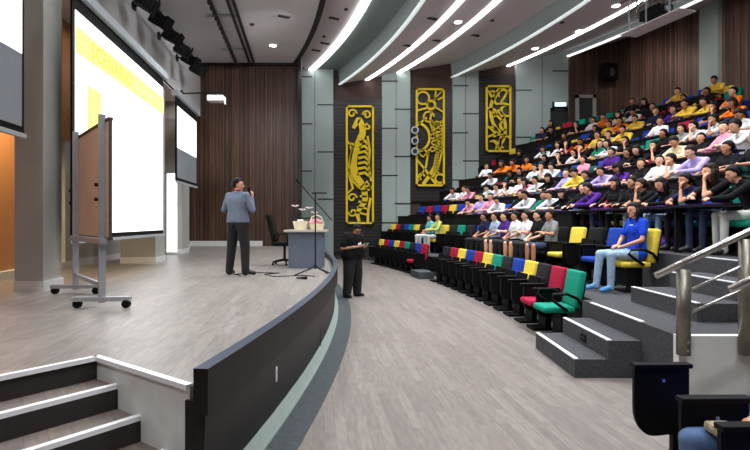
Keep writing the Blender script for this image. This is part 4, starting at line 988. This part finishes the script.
# papers, folders and bags lying on the desks
pc = 0
for s in people_seats:
    k, i, x, y, rz, px, py, occ, col = s
    if not occ or random.random() > (1 if k == 2 else .6): continue
    dx = -.42; yo = random.uniform(-.2, .2)
    c_ = random.choice(['paper', 'purple_bag', 'purple_bag', 'purple_bag']) if k == 2 else random.choice(['paper', 'paper', 'purple_bag'])
    px_, py_ = x+dx*math.cos(rz)-yo*math.sin(rz), y+dx*math.sin(rz)+yo*math.cos(rz)
    o = MB().box((0, 0, 0), (.21, .3, .012)).obj('paper_sheet' if c_ == 'paper' else 'purple_folder', M[c_], loc=(px_, py_, ROWT[k]+.742), rz=rz+random.uniform(-.4, .4))
    tag(o, ('white handout' if c_ == 'paper' else 'flat purple folder')+' on the desk before the %s seat from near end, %s' % (ords[i], rowname[k]), 'paper' if c_ == 'paper' else 'folder', 'handouts and folders on the desks'); pc += 1
# purple bag on the third tier by the stairs
def sack(x, y, z, lab):
    mb = MB(); rows = []
    for i in range(9):
        t = i/8; r = .19*math.sin(PI*(.12+.8*t))**.7; rows.append([(r*math.cos(a)*(1+.12*math.sin(3*a+5*t)), r*math.sin(a)*(1.25+.1*math.sin(2*a)), .26*t) for a in [2*PI*q/18 for q in range(18)]])
    mb.grid(rows, closed=True); t = empty('cloth_bag', (x, y, z)); tag(t, lab, 'bag')
    mb.obj('pouch', M['purple_bag'], t, True); MB().tube([(0, -.08, .24), (.0, -.05, .4), (0, .05, .4), (0, .08, .24)], .012).obj('handle', M['purple_bag'], t)
sack(5.0, 9.0, 1.2, 'purple cloth bag on the third tier behind the girl in blue')
# ------------------------------------------------------------------ the girl in blue on the second tier
J = sit((.08, 0, .95), (.06, 0, 1.11), (.03, 0, 1.225), (-1, .05, -.06), [(.0, -.23, .78), (-.02, .23, .78)], [(-.2, -.07, .68), (-.2, .05, .69)], [(-.85, .5, 0), (-.85, -.5, 0)], knee=.42)
J['curl'] = (.35, .35); J['an'] = [(-.42, -.11, .1), (-.5, .14, .1)]; J['toe'] = [(-.57, -.13, .045), (-.64, .17, .045)]
me, fr = build_person(J, .0095, 'short', 'long', True, 1.05)
y = 8.1; x = row_x(1, y)
o = bpy.data.objects.new('person', me); COL.objects.link(o); o.location = (x+.03, y, ROWT[1]); o.rotation_euler = (0, 0, row_rot(1, y)+.1); o.scale = (1.035,)*3
setmat(o, 0, M['skin0']); setmat(o, 1, M['cl_blue']); setmat(o, 2, M['jeans']); setmat(o, 3, M['shoe_blue'])
tag(o, 'person in a bright blue polo shirt and pale jeans seated alone by the stairs', 'person')
h = bpy.data.objects.new('hair', build_hair(fr, 'long')); COL.objects.link(h); h.parent = o
MB().box((-.055, -.06, 1.0), (.006, .05, .018), rz=.3).obj('chest_logo', M['paper'], o)
# ------------------------------------------------------------------ presenter on the stage
def stand(**k):
    d = dict(stand=True, hem=.93, pelvis=(0, 0, .97), chest=(.01, 0, 1.30), neck=(.01, 0, 1.46), head=(-.01, 0, 1.585), face=(-1, 0, 0), sh=[(.01, -.18, 1.385), (.01, .18, 1.385)],
             el=[(.03, -.27, 1.12), (.03, .27, 1.12)], wr=[(-.05, -.27, .88), (-.05, .27, .88)], hdir=[(-.2, 0, -1)]*2, palm=[(0, 1, 0), (0, -1, 0)], curl=(.4, .4),
             hip=[(0, -.095, .91), (0, .095, .91)], kn=[(-.01, -.14, .50), (-.01, .14, .50)], an=[(.02, -.17, .10), (.02, .17, .10)], toe=[(-.13, -.2, .04), (-.13, .2, .04)])
    d.update(k); return d
J = stand(face=(-.35, .94, -.05), el=[(.0, -.29, 1.15), (-.02, .29, 1.14)], wr=[(-.22, -.2, 1.08), (-.13, .20, 1.36)], hdir=[(-.9, .5, 0), (-.1, 0, 1)], palm=[(0, 0, -1), (0, -1, 0)], curl=(.4, .75),
          toe=[(-.13, -.2, .04), (-.10, .27, .04)])
me, fr = build_person(J, .0095, 'long', 'long', False, 1.14)
o = bpy.data.objects.new('person', me); COL.objects.link(o); o.location = (-2.45, 9.3, SH); o.rotation_euler = (0, 0, math.radians(-112)); o.scale = (1.02,)*3
setmat(o, 0, M['skin0']); setmat(o, 1, M['presenter_shirt']); setmat(o, 2, M['trousers']); setmat(o, 3, M['shoe'])
tag(o, 'person with short black hair in a slate shirt, back turned, holding a microphone on stage', 'person')
h = bpy.data.objects.new('hair', build_hair(fr, 'short')); COL.objects.link(h); h.parent = o
hd = fr[0]
MB().tube([(.012, -.07, 1.475), (-.05, -.055, 1.44), (-.09, 0, 1.37), (-.05, .055, 1.44), (.02, .07, 1.475), (.075, 0, 1.49), (.012, -.07, 1.475)], .012, 6).obj('lanyard', M['lanyard'], o)
mic = MB(); mic.tube([(-.16, .175, 1.38), (-.085, .17, 1.50)], [.014, .02], 10); mic.ell((-.075, .168, 1.52), (.028, .028, .028), 10)
mo = mic.obj('microphone', M['black']); mo.parent = None
mo.matrix_world = Matrix.Translation(o.location) @ Matrix.Rotation(math.radians(-112), 4, 'Z') @ Matrix.Scale(1.02, 4)
tag(mo, 'black handheld microphone held to the mouth of the person on stage', 'microphone')
# ------------------------------------------------------------------ standing man on the hall floor
J = stand(chest=(-.02, 0, 1.27), neck=(-.06, 0, 1.42), head=(-.13, 0, 1.515), face=(-.8, 0, -.6), up=(-.5, 0, .8), sh=[(-.02, -.205, 1.355), (-.02, .205, 1.355)], el=[(.02, -.34, 1.10), (-.0, .34, 1.10)], wr=[(-.25, -.14, 1.13), (-.27, .10, 1.14)],
          hdir=[(-.8, .5, .1), (-.8, -.4, .1)], palm=[(0, .6, 1), (0, -.6, 1)], curl=(.5, .5), hem=.84)
me, fr = build_person(J, .0095, 'short', 'long', False, 1.68)
o = bpy.data.objects.new('person', me); COL.objects.link(o); o.location = (-.5, 11.65, 0); o.rotation_euler = (0, 0, math.radians(140))
setmat(o, 0, M['skin1']); setmat(o, 1, M['cl_black']); setmat(o, 2, M['trousers']); setmat(o, 3, M['shoe'])
tag(o, 'person in black shirt and trousers standing on the hall floor, looking down at the hands', 'person')
h = bpy.data.objects.new('hair', build_hair(fr, 'short')); COL.objects.link(h); h.parent = o
hd, f_, up_, side_, nk_ = fr
g = MB()
for s_ in (-1, 1):
    c_ = hd+f_*.095+side_*s_*.034+up_*.004; g.tube([c_+side_*.024*math.cos(a)+up_*.02*math.sin(a) for a in [2*PI*q/10 for q in range(11)]], .003, 5)
    g.tube([c_+side_*s_*.024, hd+side_*s_*.082], .003, 5)
g.obj('glasses', M['black'], o)
MB().box((-.175, -.03, 1.24), (.008, .1, .14), rot=Matrix.Rotation(.15, 3, 'Y')).obj('shirt_print', M['paper'], o)
g = MB(); g.box((-.37, -.01, 1.19), (.16, .09, .02), bev=.004, rot=Matrix.Rotation(.3, 3, 'Y')); ph = g.obj('tablet_device', M['teal_case'])
ph.matrix_world = Matrix.Translation(o.location) @ Matrix.Rotation(math.radians(140), 4, 'Z'); tag(ph, 'teal cased device held in the hands of the standing person', 'device')
# ------------------------------------------------------------------ stair railing, stainless steel
def railing(name, lab, posts, hand, mids):
    t = empty(name, (posts[0][0], posts[0][1], 0)); tag(t, lab, 'railing', 'stainless stair railings'); o_ = Vector(t.location)
    for x, y, z0, z1 in posts:
        MB().tube([Vector((x, y, z0))-o_, Vector((x, y, z1))-o_], .062, 14).obj('post', M['steel_dark'], t, True)
    MB().tube([Vector(p)-o_ for p in hand], .033, 12).obj('handrail', M['steel'], t, True)
    for m_ in mids: MB().tube([Vector(p)-o_ for p in m_], .014, 8).obj('midrail', M['steel'], t, True)
    return t
t = railing('stair_railing', 'stainless railing with thick posts fixed to the low white wall', [(2.86, 4.82, .45, 1.24), (3.44, 4.82, .45, 1.52), (4.3, 4.82, .9, 1.93)],
        [(2.6, 4.82, 1.18), (3.53, 4.82, 1.62), (4.9, 4.82, 2.27)], [[(2.9, 4.82, 1.04), (3.4, 4.82, 1.27), (4.3, 4.82, 1.7)], [(2.9, 4.82, .83), (3.4, 4.82, 1.05), (4.3, 4.82, 1.48)]])
g = MB()
for x in (2.86, 3.44):
    for z in (.5, .58): g.tube([(x-2.86, -.075, z), (x-2.86, -.05, z)], .012, 8)
g.obj('bolts', M['steel'], t)
railing('stair_railing', 'second stainless railing beginning at the right edge, lower and nearer than the first', [(3.45, 4.3, 0, 1.35), (4.2, 4.3, 0, 1.7)], [(2.93, 4.3, 1.12), (3.45, 4.3, 1.36), (4.3, 4.3, 1.76)], [[(3.45, 4.3, 1.0), (4.2, 4.3, 1.35)]])
# ------------------------------------------------------------------ foreground chairs with side tablets
def front_chair(x, y, lab, seatdown=True):
    t = empty('tablet_chair', (x, y, 0), 0.02); tag(t, lab, 'chair', 'chairs in the near right corner')
    MB().box((-.02, 0, .43), (.46, .44, .09), bev=.035).obj('seat', M['fab_blue'], t, True)
    MB().box((.27, 0, .74), (.1, .46, .58), rot=Matrix.Rotation(.17, 3, 'Y'), bev=.04).obj('backrest', M['fab_blue'], t, True)
    MB().box((.33, 0, .70), (.025, .42, .46), rot=Matrix.Rotation(.17, 3, 'Y'), bev=.01).obj('back_shell', M['black'], t)
    MB().box((.06, 0, .2), (.1, .3, .38), bev=.01).obj('pedestal', M['black'], t); MB().box((0, 0, .015), (.36, .34, .03), bev=.008).obj('base_plate', M['black'], t)
    return t
def tablet(x, y, lab, par):
    """tablet panel standing beside the seat under its armrest slab"""
    px_, py_ = x-par.location.x, y-par.location.y
    p_ = MB(); n = 8; prof_ = [(.17, .73), (.17, .31), (-.05, .29)]+[(-.07-.12*math.sin(q*PI/2/n), .29+.18*(1-math.cos(q*PI/2/n))) for q in range(n+1)]+[(-.19, .73)]
    m_ = len(prof_)
    p_.add([(x_, -.014, z) for x_, z in prof_]+[(x_, .014, z) for x_, z in prof_], [tuple(range(m_)), tuple(range(2*m_-1, m_-1, -1))]+[(i, (i+1) % m_, m_+(i+1) % m_, m_+i) for i in range(m_)])
    p_.v = [(a+px_, b+py_, c) for a, b, c in p_.v]; p_.obj('tablet_panel', M['black'], par)
    MB().box((px_-.005, py_, .745), (.38, .07, .03), bev=.008).obj('armrest', M['black'], par)
    MB().tube([(px_+.0, py_-.02, .65), (px_, py_-.012, .65)], .012, 8).obj('hinge_button', M['steel'], par)
    MB().box((px_+.1, py_+.02, .18), (.06, .04, .36)).obj('arm_post', M['black'], par)
ca = front_chair(2.2, 3.1, 'blue tablet chair furthest from the camera in the near right corner'); tablet(1.88, 3.4, '', ca)
cb = front_chair(2.08, 2.56, 'blue tablet chair in the near right corner holding a person in jeans'); tablet(1.80, 2.75, '', cb)
cc = front_chair(2.05, 2.06, 'blue tablet chair closest to the camera, mostly below the frame'); tablet(1.765, 2.38, '', cc)
J = sit((.2, 0, .95), (.2, 0, 1.1), (.17, 0, 1.21), (-1, 0, -.1), [(.12, -.22, .8), (.12, .22, .8)], [(-.1, -.1, .68), (-.1, .1, .68)], [(-.6, .6, 0), (-.6, -.6, 0)], knee=.4)
me, fr = build_person(J, .0125, 'short', 'long', False, 1.0)
o = bpy.data.objects.new('person', me); COL.objects.link(o); o.location = (2.06, 2.56, .0); setmat(o, 0, M['skin0']); setmat(o, 1, M['cl_blue']); setmat(o, 2, M['jeans_mid'])
tag(o, 'person in jeans in the near right corner, mostly hidden, one knee showing', 'person')
h = bpy.data.objects.new('hair', build_hair(fr, 'short')); COL.objects.link(h); h.parent = o
bg = MB().box((0, 0, 0), (.13, .12, .05), bev=.02).obj('patterned_pouch', M['pouch'], loc=(1.74, 2.60, .645)); tag(bg, 'cream patterned pouch on the knee of the person in jeans', 'pouch')
